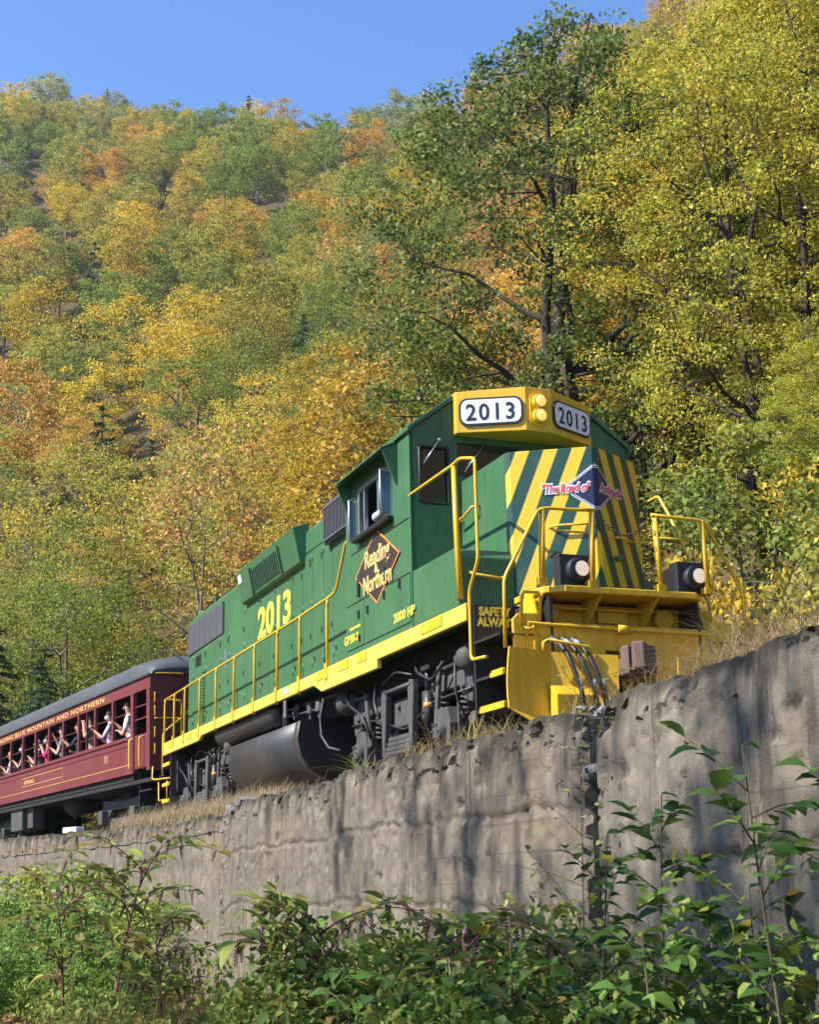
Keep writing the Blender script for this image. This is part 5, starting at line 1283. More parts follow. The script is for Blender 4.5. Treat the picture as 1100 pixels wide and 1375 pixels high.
# ------------------------------------------------------------------ trees
def leaf_mesh(name, P, S, rng, mat, up=0.55, aspect=0.62, fold=0.18, N=None, oval=False):
    """many small folded leaves: P positions, S sizes"""
    n = len(P)
    d = rng.normal(size=(n, 3)); d[:, 2] -= 0.35; d /= np.linalg.norm(d, axis=1, keepdims=True)          # leaf points a little down
    nn = rng.normal(size=(n, 3)) * (1-up); nn[:, 2] += up * np.where(rng.random(n) < 0.9, 1, -1)
    if N is not None: nn += N * 0.5
    w = np.cross(nn, d); w /= np.linalg.norm(w, axis=1, keepdims=True) + 1e-9
    m = np.cross(d, w)
    S = S[:, None]
    a = P - d*S*0.5; c = P + d*S*0.5
    b = P + w*S*aspect*0.5 + m*S*fold - d*S*0.08; e = P - w*S*aspect*0.5 + m*S*fold - d*S*0.08
    if oval:                                   # pointed oval in two folded halves, with the tip bent down
        j1 = P - d*S*0.22; j2 = P + d*S*0.18; h1 = w*S*aspect*0.46; h2 = w*S*aspect*0.40; f1 = m*S*fold; dn = m*S*0.12
        c = c - dn*1.6
        V = np.stack([a, j1+h1+f1, j2+h2+f1*0.8-dn*0.3, c, j2-h2+f1*0.8-dn*0.3, j1-h1+f1], 1).reshape(-1, 3)
        k = 6; li = (np.arange(n)[:, None]*6 + np.array([0, 1, 2, 3, 0, 3, 4, 5])[None, :]).ravel(); nf = 2*n
    else:
        V = np.stack([a, b, c, e], 1).reshape(-1, 3); k = 4; li = np.arange(4*n); nf = n
    me = bpy.data.meshes.new(name)
    me.vertices.add(k*n); me.vertices.foreach_set('co', V.ravel().astype(np.float32))
    me.loops.add(4*nf); me.loops.foreach_set('vertex_index', li.astype(np.int32))
    me.polygons.add(nf); me.polygons.foreach_set('loop_start', np.arange(0, 4*nf, 4, dtype=np.int32)); me.polygons.foreach_set('loop_total', np.full(nf, 4, np.int32))
    me.materials.append(mat); me.update(calc_edges=True)
    return me

def grow_tree(name, seed, H, R, base=0.25, limbs=9, clusters=70, per=40, leaf=0.35, crad=1.0, trunk=0.22, lean=(0, 0), stems=1, mat='leaf', bark_='bark_grey', shape=1.0, twigs=True, flat=0.6, skew=(0, 0), up=0.55, spread=0.0, bare=0.0):
    """skeleton of trunk, limbs and twigs; leaves sit in clumps round the twig ends.  Returns (wood mesh, crown mesh)"""
    rng = np.random.default_rng(seed)
    wood = MB(); cz = H*(1+base)/2; hz = H*(1-base)/2
    cents = []
    # clump centres: near the shell of a lumpy egg
    lump = rng.normal(size=(7, 3)); lump /= np.linalg.norm(lump, axis=1, keepdims=True)
    while len(cents) < clusters:
        d = rng.normal(size=3); d /= np.linalg.norm(d)
        r = (0.35 + 0.65*rng.random()**0.5) * (0.78 + 0.30*max(float(l @ d) for l in lump)**3)
        t = d[2]*r
        wdt = R * (1 - 0.30*max(0, t)*shape) * (1 - 0.25*max(0, -t))
        p = np.array([d[0]*r*wdt + skew[0]*(t+1)/2, d[1]*r*wdt + skew[1]*(t+1)/2, cz + t*hz])
        if bare and rng.random() < bare: 
            if rng.random() < 0.7: continue
        cents.append(p)
    cents = np.array(cents)
    nodes = []
    for st in range(stems):
        a = rng.uniform(0, 6.28); sp = spread*rng.uniform(0.5, 1) if stems > 1 else 0
        top = np.array([lean[0] + skew[0]*0.6 + sp*math.cos(a)*R, lean[1] + skew[1]*0.6 + sp*math.sin(a)*R, H*rng.uniform(0.72, 0.86)])
        b0 = np.array([0.25*st*math.cos(a), 0.25*st*math.sin(a), -0.5])
        pts = []; 
        for i in range(7):
            t = i/6; p = b0*(1-t) + top*t + np.array([rng.normal(0, 0.02*H*t), rng.normal(0, 0.02*H*t), 0])*(0 if i in (0,) else 1)
            p[:2] += np.array(lean)*(t*(1-t))*0.5
            pts.append(p)
        tr = trunk*(1 if stems == 1 else 0.7)
        rs = [tr*(1-0.86*i/6) * (1.25 if i == 0 else 1) for i in range(7)]
        wood.tube(pts, rs, 7)
        for i in range(1, 7):
            for f in (0, 0.5):
                if i + f <= 6: nodes.append((pts[i]*(1-f) + pts[min(6, i+1)]*f, rs[i]))
    trunk_nodes = list(nodes)
    # limbs run to a spread-out choice of clump centres
    ids = [int(rng.integers(len(cents)))]
    dmin = np.linalg.norm(cents - cents[ids[0]], axis=1)
    while len(ids) < min(limbs, len(cents)):
        j = int(np.argmax(dmin*rng.uniform(0.7, 1, len(cents)))); ids.append(j); dmin = np.minimum(dmin, np.linalg.norm(cents-cents[j], axis=1))
    for j in ids:
        e = cents[j]
        best = min(trunk_nodes, key=lambda n: np.linalg.norm(n[0][:2]-e[:2])*0.5 + abs((e[2]-n[0][2]) - 0.55*np.linalg.norm(n[0][:2]-e[:2])) + (8 if n[0][2] > e[2]+0.3 else 0))
        s = best[0]; r0 = min(best[1]*0.7, trunk*0.55)
        mid = s*0.5 + e*0.5 + np.array([0, 0, 0.10*np.linalg.norm(e-s)]) + rng.normal(0, 0.05*np.linalg.norm(e-s), 3)
        pts = []
        for i in range(6):
            t = i/5; pts.append((1-t)**2*s + 2*t*(1-t)*mid + t*t*e + (rng.normal(0, 0.02*np.linalg.norm(e-s), 3) if 0 < i < 5 else 0))
        rs = [max(0.012, r0*(1-0.85*i/5)) for i in range(6)]
        wood.tube(pts, rs, 5, caps=False)
        for i in range(1, 6): nodes.append((pts[i], rs[i]))
    NP = np.array([n[0] for n in nodes]); NR = np.array([n[1] for n in nodes])
    if twigs:
        for j, e in enumerate(cents):
            if j in ids: continue
            k = int(np.argmin(np.linalg.norm(NP-e, axis=1) + np.where(NP[:, 2] > e[2]+0.5, 1.0, 0)))
            s = NP[k]; mid = (s+e)/2 + rng.normal(0, 0.10*np.linalg.norm(e-s)+1e-3, 3) + np.array([0, 0, 0.06*np.linalg.norm(e-s)])
            wood.tube([s, mid, e], [max(0.01, min(NR[k]*0.5, 0.05)), max(0.008, min(NR[k]*0.35, 0.03)), 0.006], 4, caps=False)
    n = clusters*per
    idx = np.repeat(np.arange(clusters), per)
    cr = crad * rng.uniform(0.6, 1.35, clusters)
    off = rng.normal(size=(n, 3)); off /= np.linalg.norm(off, axis=1, keepdims=True) + 1e-9
    off *= rng.random((n, 1))**0.45
    off[:, 2] *= flat
    P = cents[idx] + off*cr[idx][:, None]
    S = leaf * rng.uniform(0.6, 1.35, n)
    N = off / (np.linalg.norm(off, axis=1, keepdims=True)+1e-9)
    cm = leaf_mesh(name+'_crown', P, S, rng, M[mat], up=up, N=N)
    wm = wood.build(name+'_wood', M[bark_], None, False, merge=False)
    wmesh = wm.data; bpy.data.objects.remove(wm)
    return wmesh, cm

def conifer(name, seed, H, R, whorls=26, leaf=0.22, per=26, dens=1.0):
    rng = np.random.default_rng(seed); wood = MB()
    wood.tube([(0, 0, -0.4), (0, 0, H*0.5), (0, 0, H)], [0.022*H*0.8, 0.012*H, 0.01], 7)
    P = []
    for w in range(whorls):
        t = (w+0.5)/whorls; z = H*(0.08 + 0.90*t); L = R*(1-t)**0.8 + 0.15
        nb = int(4 + 4*(1-t))
        for b in range(nb):
            a = rng.uniform(0, 6.28); l = L*rng.uniform(0.65, 1.15)
            e = np.array([l*math.cos(a), l*math.sin(a), z - 0.22*l + rng.normal(0, 0.1)]); s = np.array([0, 0, z])
            m = (s+e)/2 + np.array([0, 0, 0.10*l])
            wood.tube([s, m, e], [0.03, 0.018, 0.005], 4, caps=False)
            k = int(per*dens*max(0.3, l))
            tt = rng.random(k)**0.7
            q = np.outer((1-tt)**2, s) + np.outer(2*tt*(1-tt), m) + np.outer(tt*tt, e)
            q += rng.normal(size=(k, 3))*np.array([0.16, 0.16, 0.06])*max(0.5, l*0.45)
            P.append(q)
    P = np.concatenate(P); S = leaf*rng.uniform(0.6, 1.4, len(P))
    cm = leaf_mesh(name+'_crown', P, S, rng, M['needle'], up=0.6, aspect=0.35, fold=0.05)
    wm = wood.build(name+'_wood', M['bark_dark'], None, False, merge=False); w = wm.data; bpy.data.objects.remove(wm)
    return w, cm

LEAF_GAIN = 1.5
def plant_tree(name, meshes, loc, scale, rz, c1, c2, label, group=None, cat='tree'):
    r = empty(name, loc); r.rotation_euler = (0, 0, rz); r.scale = (scale[0], scale[0], scale[1]) if isinstance(scale, tuple) else (scale,)*3
    tag(r, label, cat, group)
    t = link('trunk', meshes[0], r); c = link('crown', meshes[1], r)
    c.color = (*(v*LEAF_GAIN for v in c1), 1); c['tint'] = tuple(v*LEAF_GAIN for v in c2)
    return r

# palettes: two tints mixed leaf by leaf
PAL = {
 'gold':   ((0.43, 0.28, 0.030), (0.32, 0.26, 0.036)),
 'orange': ((0.44, 0.23, 0.045), (0.36, 0.25, 0.045)),
 'olive':  ((0.20, 0.20, 0.038), (0.30, 0.25, 0.040)),
 'green':  ((0.105, 0.155, 0.030), (0.18, 0.19, 0.036)),
 'pale':   ((0.23, 0.24, 0.095), (0.18, 0.21, 0.07)),
 'russet': ((0.30, 0.15, 0.07), (0.33, 0.21, 0.075)),
 'red':    ((0.30, 0.07, 0.06), (0.30, 0.14, 0.08)),
 'dark':   ((0.036, 0.065, 0.026), (0.055, 0.09, 0.032)),
}
KIND = {'gold': ('golden_tree', 'golden yellow tree'), 'orange': ('orange_tree', 'orange autumn tree'), 'olive': ('turning_tree', 'olive-yellow tree'),
        'green': ('green_tree', 'leafy green tree'), 'pale': ('pale_tree', 'pale grey-green tree'), 'russet': ('russet_tree', 'russet brown tree'),
        'red': ('red_tree', 'small red tree'), 'dark': ('pine_tree', 'dark conifer')}

# far and middle woods on the hill
far_v = [grow_tree('far_tree', 100+i, 13, 4.3, 0.18, 6, 66, 82, 0.28, 1.10, 0.2, twigs=False, up=0.45, shape=0.8) for i in range(6)]
mid_v = [grow_tree('mid_tree', 200+i, 13, 4.0, 0.22, 10, 130, 66, 0.175, 0.80, 0.19, up=0.5, bare=0.15*(i % 2), bark_='bark_grey', shape=0.8) for i in range(6)]
fine_v = [grow_tree('fine_tree', 260+i, 13, 4.0, 0.15, 14, 170, 90, 0.125, 0.72, 0.18, up=0.5, bare=0.1, bark_='bark_grey', shape=0.9, stems=1+i % 2, spread=0.3) for i in range(4)]
thin_v = [grow_tree('thin_tree', 240+i, 12.5, 3.2, 0.35, 12, 110, 24, 0.17, 0.75, 0.15, up=0.5, stems=2, spread=0.25, bark_='bark_grey') for i in range(3)]
far_con = [conifer('far_conifer', 300+i, 13, 3.0, 20, 0.5, 12) for i in range(2)]
near_con = [conifer('near_conifer', 320+i, 11, 2.9, 34, 0.20, 60) for i in range(2)]
R_ = random.Random(21)
def in_view(x, y, z, h, w):
    """roughly inside the picture of the photograph?  keeps trees nobody could see out of the scene"""
    zc = z - 1.6; c, s = math.cos(0.26), math.sin(0.26)
    d = y*c + zc*s
    if d < 5: return False
    u = x/d*1929.8; v0 = -(-y*s + zc*c)/d*1929.8; d1 = y*c + (zc+h)*s; v1 = -(-y*s + (zc+h)*c)/d1*1929.8
    m = w/d*1929.8
    return -650-m < u < 650+m and v1 < 690 and v0 > -720-m
placed = []
counts = {}
named = []
ORD = ['first', 'second', 'third', 'fourth', 'fifth', 'sixth', 'seventh', 'eighth', 'ninth', 'tenth', 'eleventh', 'twelfth', 'thirteenth', 'fourteenth', 'fifteenth', 'sixteenth', 'seventeenth', 'eighteenth', 'nineteenth', 'twentieth', 'twenty-first', 'twenty-second', 'twenty-third', 'twenty-fourth', 'twenty-fifth', 'twenty-sixth', 'twenty-seventh', 'twenty-eighth', 'twenty-ninth', 'thirtieth']
def name_by_place(items):
    """labels that say where on the hill each tree or bush is found"""
    fam = {}
    for it in items:
        o, lb, grp, x, y, z, h = it
        zc = z + h - 1.6; c, s = math.cos(0.26), math.sin(0.26); d = y*c + zc*s
        u = 550 + x/d*1929.8; v = 687.5 - (-y*s + zc*c)/d*1929.8
        ver = 'on the skyline' if (v < 230 and u < 560) else ('below the skyline' if v < 330 else ('high on the hill' if v < 450 else ('halfway up the hill' if v < 580 else ('low on the hill' if v < 720 else 'close above the train'))))
        hor = 'at the left edge' if u < 70 else ('above the coach' if u < 180 else ('above the hood rear' if u < 300 else ('above the hood middle' if u < 420 else ('above the cab' if u < 560 else ('behind the oak' if u < 780 else ('behind the maples' if u < 980 else 'at the right edge'))))))
        fam.setdefault((lb, ver, hor), []).append((u, it))
    for (lb, ver, hor), lst in fam.items():
        lst.sort(key=lambda q: q[0])
        for i, (u, it) in enumerate(lst):
            t = '%s %s %s' % (lb, ver, hor)
            if len(lst) > 1: t += ', %s from the left' % ORD[min(i, 29)]
            tag(it[0], t, None, it[2])
def too_close(x, y, r):
    return any((x-a)**2 + (y-b)**2 < (r+q)**2*0.25 for a, b, q in placed)
cand = []
for s in np.arange(-200, 60, 3.0):
    o = 9.0
    while o < 262:
        cand.append((s + R_.uniform(-1.5, 1.5), o + R_.uniform(-2, 2))); o += 3.6
R_.shuffle(cand)
cand.sort(key=lambda t: t[1])
LIM = {'far': 0, 'mid': 0}
for s, o in cand:
    x, y, _ = track_pt(s, -o); z = hill_z(s, o)
    dist = math.hypot(x, y)
    az = math.degrees(math.atan2(x, y))
    if dist < 40 or (az > 0 and dist < 46): continue
    if dist > 365: continue
    if not in_view(x, y, z, 14, 5): continue
    r = 5.4 if dist < 120 else 6.3
    if az > 2: r *= 1.7
    if too_close(x, y, r): continue
    placed.append((x, y, r))
    nv = fbm(x*0.018, y*0.018, 4.0, 3); n2 = R_.random()
    if az > 3: k = ['gold', 'orange', 'gold', 'olive', 'russet'][int(n2*5)]
    elif nv > 0.2: k = ['gold', 'olive', 'orange', 'russet', 'olive', 'green', 'gold', 'green'][int(n2*8)]
    elif nv > -0.05: k = ['gold', 'olive', 'pale', 'green', 'orange', 'olive', 'green', 'olive'][int(n2*8)]
    elif nv > -0.25: k = ['olive', 'green', 'gold', 'olive', 'pale', 'orange', 'dark', 'green'][int(n2*8)]
    else: k = ['green', 'olive', 'dark', 'gold', 'green', 'dark'][int(n2*6)]
    if n2 > 0.975: k = 'red'
    c1, c2 = PAL[k]; j = R_.uniform(0.85, 1.15)
    c1 = tuple(v*j for v in c1); c2 = tuple(v*j*R_.uniform(0.9, 1.1) for v in c2)
    nm, lb = KIND[k]
    far = dist > 115
    if k == 'dark': ms = far_con[R_.randrange(2)] if dist > 70 else near_con[R_.randrange(2)]
    elif far: ms = far_v[R_.randrange(6)]
    elif R_.random() < (0.34 if dist < 80 else 0.2): ms = thin_v[R_.randrange(3)]
    elif dist < 85: ms = fine_v[R_.randrange(4)]
    else: ms = mid_v[R_.randrange(6)]
    sc_ = R_.uniform(0.72, 1.12) * (0.62 if k == 'red' else 1)
    t_ = plant_tree(nm, ms, (x, y, z-0.2), (sc_*R_.uniform(1.0, 1.25), sc_*R_.uniform(0.85, 1.1)), R_.uniform(0, 6.28), c1, c2, lb, None)
    named.append((t_, lb, 'trees on the wooded hillside', x, y, z, 9.0*sc_))
    counts[k] = counts.get(k, 0) + 1
print('forest', sum(counts.values()), counts)

# ---- chosen trees near the line
def at_slope(x, y):
    d = np.hypot(_P[:, 1]-x, _P[:, 2]-y); i = int(np.argmin(d)); s = _P[i, 0]; o = float(d[i])
    return hill_z(s, o)
# broad dark oak behind the cab, leaning over the train
oak = grow_tree('oak', 7, 17.0, 6.3, 0.06, 24, 620, 80, 0.125, 0.62, 0.30, lean=(-1.2, -0.5), stems=3, spread=0.34, mat='leaf_gloss', bark_='bark_dark', skew=(0.9, -0.4), up=0.5, flat=0.5, shape=1.3)
plant_tree('oak_tree', oak, (4.0, 36.5, at_slope(4.0, 36.5)-0.3), 1.12, 0.0, (0.045, 0.090, 0.022), (0.14, 0.15, 0.032), 'large dark green oak with bare limbs rising behind the cab')
# yellow maples on the slope to the right of the nose
map1 = grow_tree('maple', 11, 15.0, 4.6, 0.04, 18, 430, 165, 0.088, 0.66, 0.17, stems=5, spread=0.35, mat='leaf', bark_='bark_dark', up=0.62, flat=0.42)
map2 = grow_tree('maple', 12, 13.5, 4.0, 0.05, 16, 370, 150, 0.088, 0.62, 0.14, stems=4, spread=0.35, mat='leaf', bark_='bark_dark', up=0.62, flat=0.42)
def mp(ms, x, y, sc_, rz, c1, c2, lab, nm='maple_tree'):
    plant_tree(nm, ms, (x, y, at_slope(x, y)-0.3), sc_, rz, c1, c2, lab)
mp(map1, 7.7, 28.4, 0.98, 0.4, (0.40, 0.31, 0.040), (0.19, 0.23, 0.036), 'tall yellow-green maple with many stems beside the nose')
mp(map2, 10.6, 30.5, 1.0, 2.0, (0.38, 0.31, 0.034), (0.20, 0.24, 0.034), 'yellow-green maple on the slope at the right edge')
mp(map2, 7.6, 24.8, 0.38, 4.0, (0.34, 0.30, 0.036), (0.20, 0.24, 0.034), 'small green maple low on the bank beside the front handrail')
mp(map1, 12.0, 38.0, 1.05, 1.0, (0.44, 0.29, 0.035), (0.30, 0.26, 0.035), 'golden maple high on the slope behind the yellow-green maples')
mp(map2, 7.6, 41.0, 1.1, 5.2, (0.44, 0.25, 0.024), (0.32, 0.24, 0.026), 'golden maple standing behind the oak')
mp(map2, 14.5, 47.0, 1.2, 2.6, (0.44, 0.21, 0.028), (0.40, 0.27, 0.030), 'orange-gold maple at the top right of the slope')
mp(map1, 9.5, 52.0, 1.15, 3.6, (0.38, 0.22, 0.035), (0.34, 0.27, 0.035), 'golden brown maple upslope of the oak')
# gold and brown trees in the middle behind the hood
mp(map2, -1.6, 43.0, 1.0, 0.9, (0.36, 0.22, 0.022), (0.24, 0.20, 0.026), 'gold and green tree rising behind the long hood')
mp(fine_v[1], 1.5, 38.0, 0.85, 0.9, (0.13, 0.15, 0.024), (0.24, 0.20, 0.028), 'green and gold tree tucked behind the oak', 'turning_tree')
mp(thin_v[0], -7.2, 50.0, 1.1, 0.2, (0.34, 0.16, 0.07), (0.34, 0.24, 0.05), 'thin tree with bare grey stems and few russet leaves', 'thin_tree')
mp(thin_v[1], -3.6, 48.0, 1.0, 1.2, (0.36, 0.22, 0.05), (0.36, 0.18, 0.05), 'thin grey-stemmed tree with sparse gold leaves', 'thin_tree')
mp(fine_v[0], -11.8, 50.0, 0.95, 2.2, (0.10, 0.155, 0.024), (0.17, 0.19, 0.030), 'bright green tree above the coach roof', 'green_tree')
mp(fine_v[2], -14.8, 56.0, 1.0, 4.2, (0.13, 0.16, 0.024), (0.20, 0.20, 0.030), 'green tree at the left edge above the coach', 'green_tree')
mp(near_con[0], -11.3, 44.0, 0.62, 0.4, (0.030, 0.060, 0.022), (0.05, 0.085, 0.028), 'dark hemlock just above the coach roof at the left edge', 'hemlock_tree')
mp(near_con[1], -13.6, 46.5, 0.75, 1.4, (0.026, 0.052, 0.020), (0.045, 0.075, 0.026), 'taller dark hemlock at the left edge behind the coach', 'hemlock_tree')
mp(fine_v[3], -16.0, 60.0, 0.9, 0.4, (0.30, 0.22, 0.035), (0.20, 0.20, 0.036), 'gold and green tree filling the slope left of the thin trees', 'turning_tree')
mp(fine_v[0], -19.0, 67.0, 0.95, 1.4, (0.13, 0.17, 0.03), (0.24, 0.22, 0.036), 'green tree on the slope at the left edge, above the hemlocks', 'green_tree')
mp(fine_v[1], -14.5, 66.0, 0.9, 2.4, (0.38, 0.24, 0.035), (0.30, 0.24, 0.04), 'golden tree upslope of the coach, right of the green one', 'golden_tree')
# low bushes on the bank
bush_v = [grow_tree('bush', 400+i, 2.6, 1.5, 0.05, 8, 60, 44, 0.11, 0.42, 0.04, stems=3, spread=0.4, mat='leaf', up=0.5) for i in range(3)]
RB = random.Random(8); nb_ = 0
for s in np.arange(-46, 14, 1.5):
    for o in (5.0, 7.6, 10.6, 14.0, 18.0, 23.0, 29.0, 36.0, 44.0, 54.0):
        ss_ = s + RB.uniform(-.7, .7); oo_ = o + RB.uniform(-.8, .8)
        if RB.random() < (0.45 if o < 20 else 0.6): continue
        if o > 24 and s > -14: continue
        x, y, _ = track_pt(ss_, -oo_); z = hill_z(ss_, oo_)
        if not in_view(x, y, z, 3, 2): continue
        k = RB.choice(['orange', 'gold', 'russet', 'olive', 'green', 'orange', 'olive'])
        if x > 2: k = RB.choice(['olive', 'green', 'gold', 'green'])
        c1, c2 = PAL[k]
        nm, lb = {'orange': ('orange_bush', 'low orange bush'), 'gold': ('golden_bush', 'low golden bush'), 'russet': ('russet_bush', 'low russet bush'), 'olive': ('olive_bush', 'low olive green bush'), 'green': ('green_bush', 'low green bush')}[k]
        wh = 'on the bank behind the train' if oo_ < 12 else 'among the trunks up the slope'
        b_ = plant_tree(nm, bush_v[nb_ % 3], (x, y, z-0.1), (RB.uniform(0.8, 1.5), RB.uniform(0.7, 1.4)), RB.uniform(0, 6), c1, c2, lb, None, 'bush'); nb_ += 1
        if oo_ > 20: b_.scale = tuple(v*1.5 for v in b_.scale)
        named.append((b_, lb, 'bushes on the bank behind the train', x, y, z, 1.5))
name_by_place(named)
print('bushes', nb_)
# riverside saplings out of the picture to the left: their shade falls across the wall
shade = grow_tree('riverside_tree', 50, 15.2, 2.1, 0.55, 10, 64, 30, 0.17, 0.6, 0.19, stems=3, spread=0.45, bark_='bark_dark', up=0.5)
bare_ = grow_tree('bare_tree', 53, 15.6, 2.6, 0.45, 14, 58, 22, 0.17, 0.6, 0.24, stems=4, spread=0.6, bark_='bark_dark', up=0.5)
for ms, x, y, sc_, rz, lb in ((shade, -12.0, 2.4, 1.13, 0.3, 'tall leafy riverside tree nearest the viewer, across from the wall'), (bare_, -13.4, 5.6, 1.10, 1.9, 'tall half-bare riverside tree second along the bank'), (bare_, -14.6, 8.2, 1.10, 3.7, 'tall half-bare riverside tree third along the bank')):
    plant_tree('riverside_tree', ms, (x, y, -0.1), sc_, rz, (0.10, 0.14, 0.02), (0.24, 0.2, 0.03), lb, 'riverside trees facing the wall')
# ------------------------------------------------------------------ grass and plants near the viewer
def grass(name, label, spots, c1, c2, seed, lean=0.5, width=0.006, cat='grass', kind='stuff'):
    """spots: (x, y, z, length); arched blades of three segments"""
    rng = np.random.default_rng(seed); V = []; F = []
    for (x, y, z, L) in spots:
        a = rng.uniform(0, 6.28); l = L*rng.uniform(0.6, 1.15); bend = lean*rng.uniform(0.3, 1.6)
        dx, dy = math.cos(a), math.sin(a); px, py = -dy, dx
        b = len(V); w = width*rng.uniform(0.7, 1.4)
        for i, t in enumerate((0, 0.4, 0.75, 1.0)):
            r = bend*t*t*l*0.8; h = l*(t - 0.38*bend*t*t)
            cx, cy, cz = x+dx*r, y+dy*r, z+h; ww = w*(1-t*0.85)
            V += [(cx+px*ww, cy+py*ww, cz), (cx-px*ww, cy-py*ww, cz)]
        F += [(b, b+1, b+3, b+2), (b+2, b+3, b+5, b+4), (b+4, b+5, b+7, b+6)]
    me = bpy.data.meshes.new(name); me.from_pydata(V, [], F); me.materials.append(M['drygrass'])
    o = link(name, me); o.color = (*c1, 1); o['tint'] = c2
    return tag(o, label, cat, kind=kind)
rg = np.random.default_rng(77)
def strip(n, s0, s1, o0, o1, z, L0, L1, clump=0.5):
    out = []
    k = max(1, int(n/26)); cs = [(rg.uniform(s0, s1), rg.uniform(o0, o1), rg.uniform(L0, L1)) for _ in range(k)]
    for i in range(n):
        c = cs[int(rg.integers(k))]; s = c[0]+rg.normal(0, 0.10); o = min(o1+0.05, c[1]+rg.normal(0, 0.08)); x, y, _ = track_pt(s, o)
        out.append((x, y, (z(s) if callable(z) else z) + rg.uniform(-0.05, 0.02), c[2]))
    return out
STRAW = ((0.52, 0.42, 0.27), (0.40, 0.29, 0.16))
grass('dry_grass', 'pale straw-coloured grass along the wall below the coach end', strip(17000, -9.5, 1.6, 1.1, 2.0, lambda s: rail_z(s)-0.05, 0.22, 0.55), *STRAW, 1, 1.0, 0.0035)
grass('dry_grass', 'tawny dry grass in front of the coupler and pilot', strip(9000, 12.9, 18.5, 0.6, 2.1, 2.80, 0.3, 0.66)+strip(900, 11.0, 13.0, 1.2, 2.1, 2.76, 0.15, 0.4), (0.46, 0.35, 0.20), (0.32, 0.23, 0.12), 2, 1.25, 0.0035)
grass('dry_grass', 'sparse dry grass beside the front truck', strip(1500, 6.0, 10.6, 1.5, 2.15, 2.76, 0.2, 0.42), (0.36, 0.28, 0.12), (0.24, 0.2, 0.08), 3, 0.9)
grass('dry_grass', 'short straw along the foot of the coach', strip(2200, -24, -9.5, 1.1, 1.8, lambda s: rail_z(s)-0.24, 0.1, 0.25), *STRAW, 4, 0.6)
p_ = track_pt(5.55, 2.0)
grass('grass_tuft', 'small green grass tuft hanging over the wall below the fuel tank', [(p_[0]+rg.normal(0, .05), p_[1]+rg.normal(0, .05), 2.80, 0.42) for _ in range(46)], (0.20, 0.26, 0.05), (0.30, 0.34, 0.10), 5, 1.3, 0.008, kind='thing')
p_ = track_pt(8.9, 1.95)
grass('grass_tuft', 'dry yellow grass tuft by the locomotive steps', [(p_[0]+rg.normal(0, .07), p_[1]+rg.normal(0, .09), 2.78, 0.40) for _ in range(40)], (0.42, 0.34, 0.12), (0.30, 0.26, 0.08), 6, 1.4, 0.008, kind='thing')

# ---- leaf shapes
def blade_mesh(name, mat, wid, seed, droop=0.22, fold=0.10, seg=6, toothed=0.0):
    r = random.Random(seed); V = []; F = []
    for i in range(seg+1):
        t = i/seg; w = wid*math.sin(math.pi*min(1, t**0.8*0.98+0.01))*(1 if t < 1 else 0)
        if toothed and 0 < i < seg: w *= 1 + toothed*(1 if i % 2 else -1)
        z = -droop*t*t + 0.05*math.sin(3*t); cw = r.uniform(-0.02, 0.02)
        V += [(t, w+cw, z+fold*w*2+r.uniform(-.01, .01)), (t, cw, z), (t, -w+cw, z+fold*w*2+r.uniform(-.01, .01))]
    for i in range(seg):
        b = i*3; F += [(b, b+1, b+4, b+3), (b+1, b+2, b+5, b+4)]
    me = bpy.data.meshes.new(name); me.from_pydata(V, [], F); me.materials.append(mat)
    me.polygons.foreach_set('use_smooth', [True]*len(F)); return me
poke_l = [blade_mesh('leaf', M['leaf_near'], 0.21, i, 0.06+0.07*i, 0.12+0.05*(i % 3)) for i in range(5)]
shrub_l = [blade_mesh('leaf', M['leaf_near'], 0.31, 20+i, 0.05+0.07*i, 0.10+0.06*(i % 3), 8, 0.08) for i in range(5)]
def berries(seed, ripe=True):
    r = random.Random(seed); mb = MB(); L = 1.0
    mb.tube([(0, 0, 0), (0.03, 0, -0.5), (0.0, 0.02, -1.0)], [0.022, 0.018, 0.010], 4, 1, caps=False)
    for k in range(30):
        t = 0.10+0.88*k/30; a = k*2.4; rr_ = 0.085*(1-0.35*t)
        mb.ball((rr_*math.cos(a), rr_*math.sin(a), -t), 0.046*(1-0.4*t)*r.uniform(.8, 1.15), 6, 4, 0)
    o = mb.build('berry_cluster', [M['berry'] if ripe else M['berry_red'], M['stem_red']], None, False, merge=False); me = o.data; bpy.data.objects.remove(o); return me
berry_m = [berries(1), berries(2), berries(3, False)]

GAIN = 2.0
def put_leaf(parent, me, p, d, n, size, c1, c2, name='leaf'):
    d = np.array(d); d = d/np.linalg.norm(d); w = np.cross(n, d); w = w/(np.linalg.norm(w)+1e-9); nn = np.cross(d, w)
    o = link(name, me, parent)
    m = Matrix.Identity(4)
    for i in range(3): m[i][0] = d[i]*size; m[i][1] = w[i]*size; m[i][2] = nn[i]*size; m[i][3] = p[i]
    o.matrix_local = m
    o.color = (*(v*GAIN for v in c1), 1); o['tint'] = tuple(v*GAIN for v in c2)
    return o
def gz(x, y): return 0.10*fbm(x*0.4, y*0.4, 5.5) + 0.05

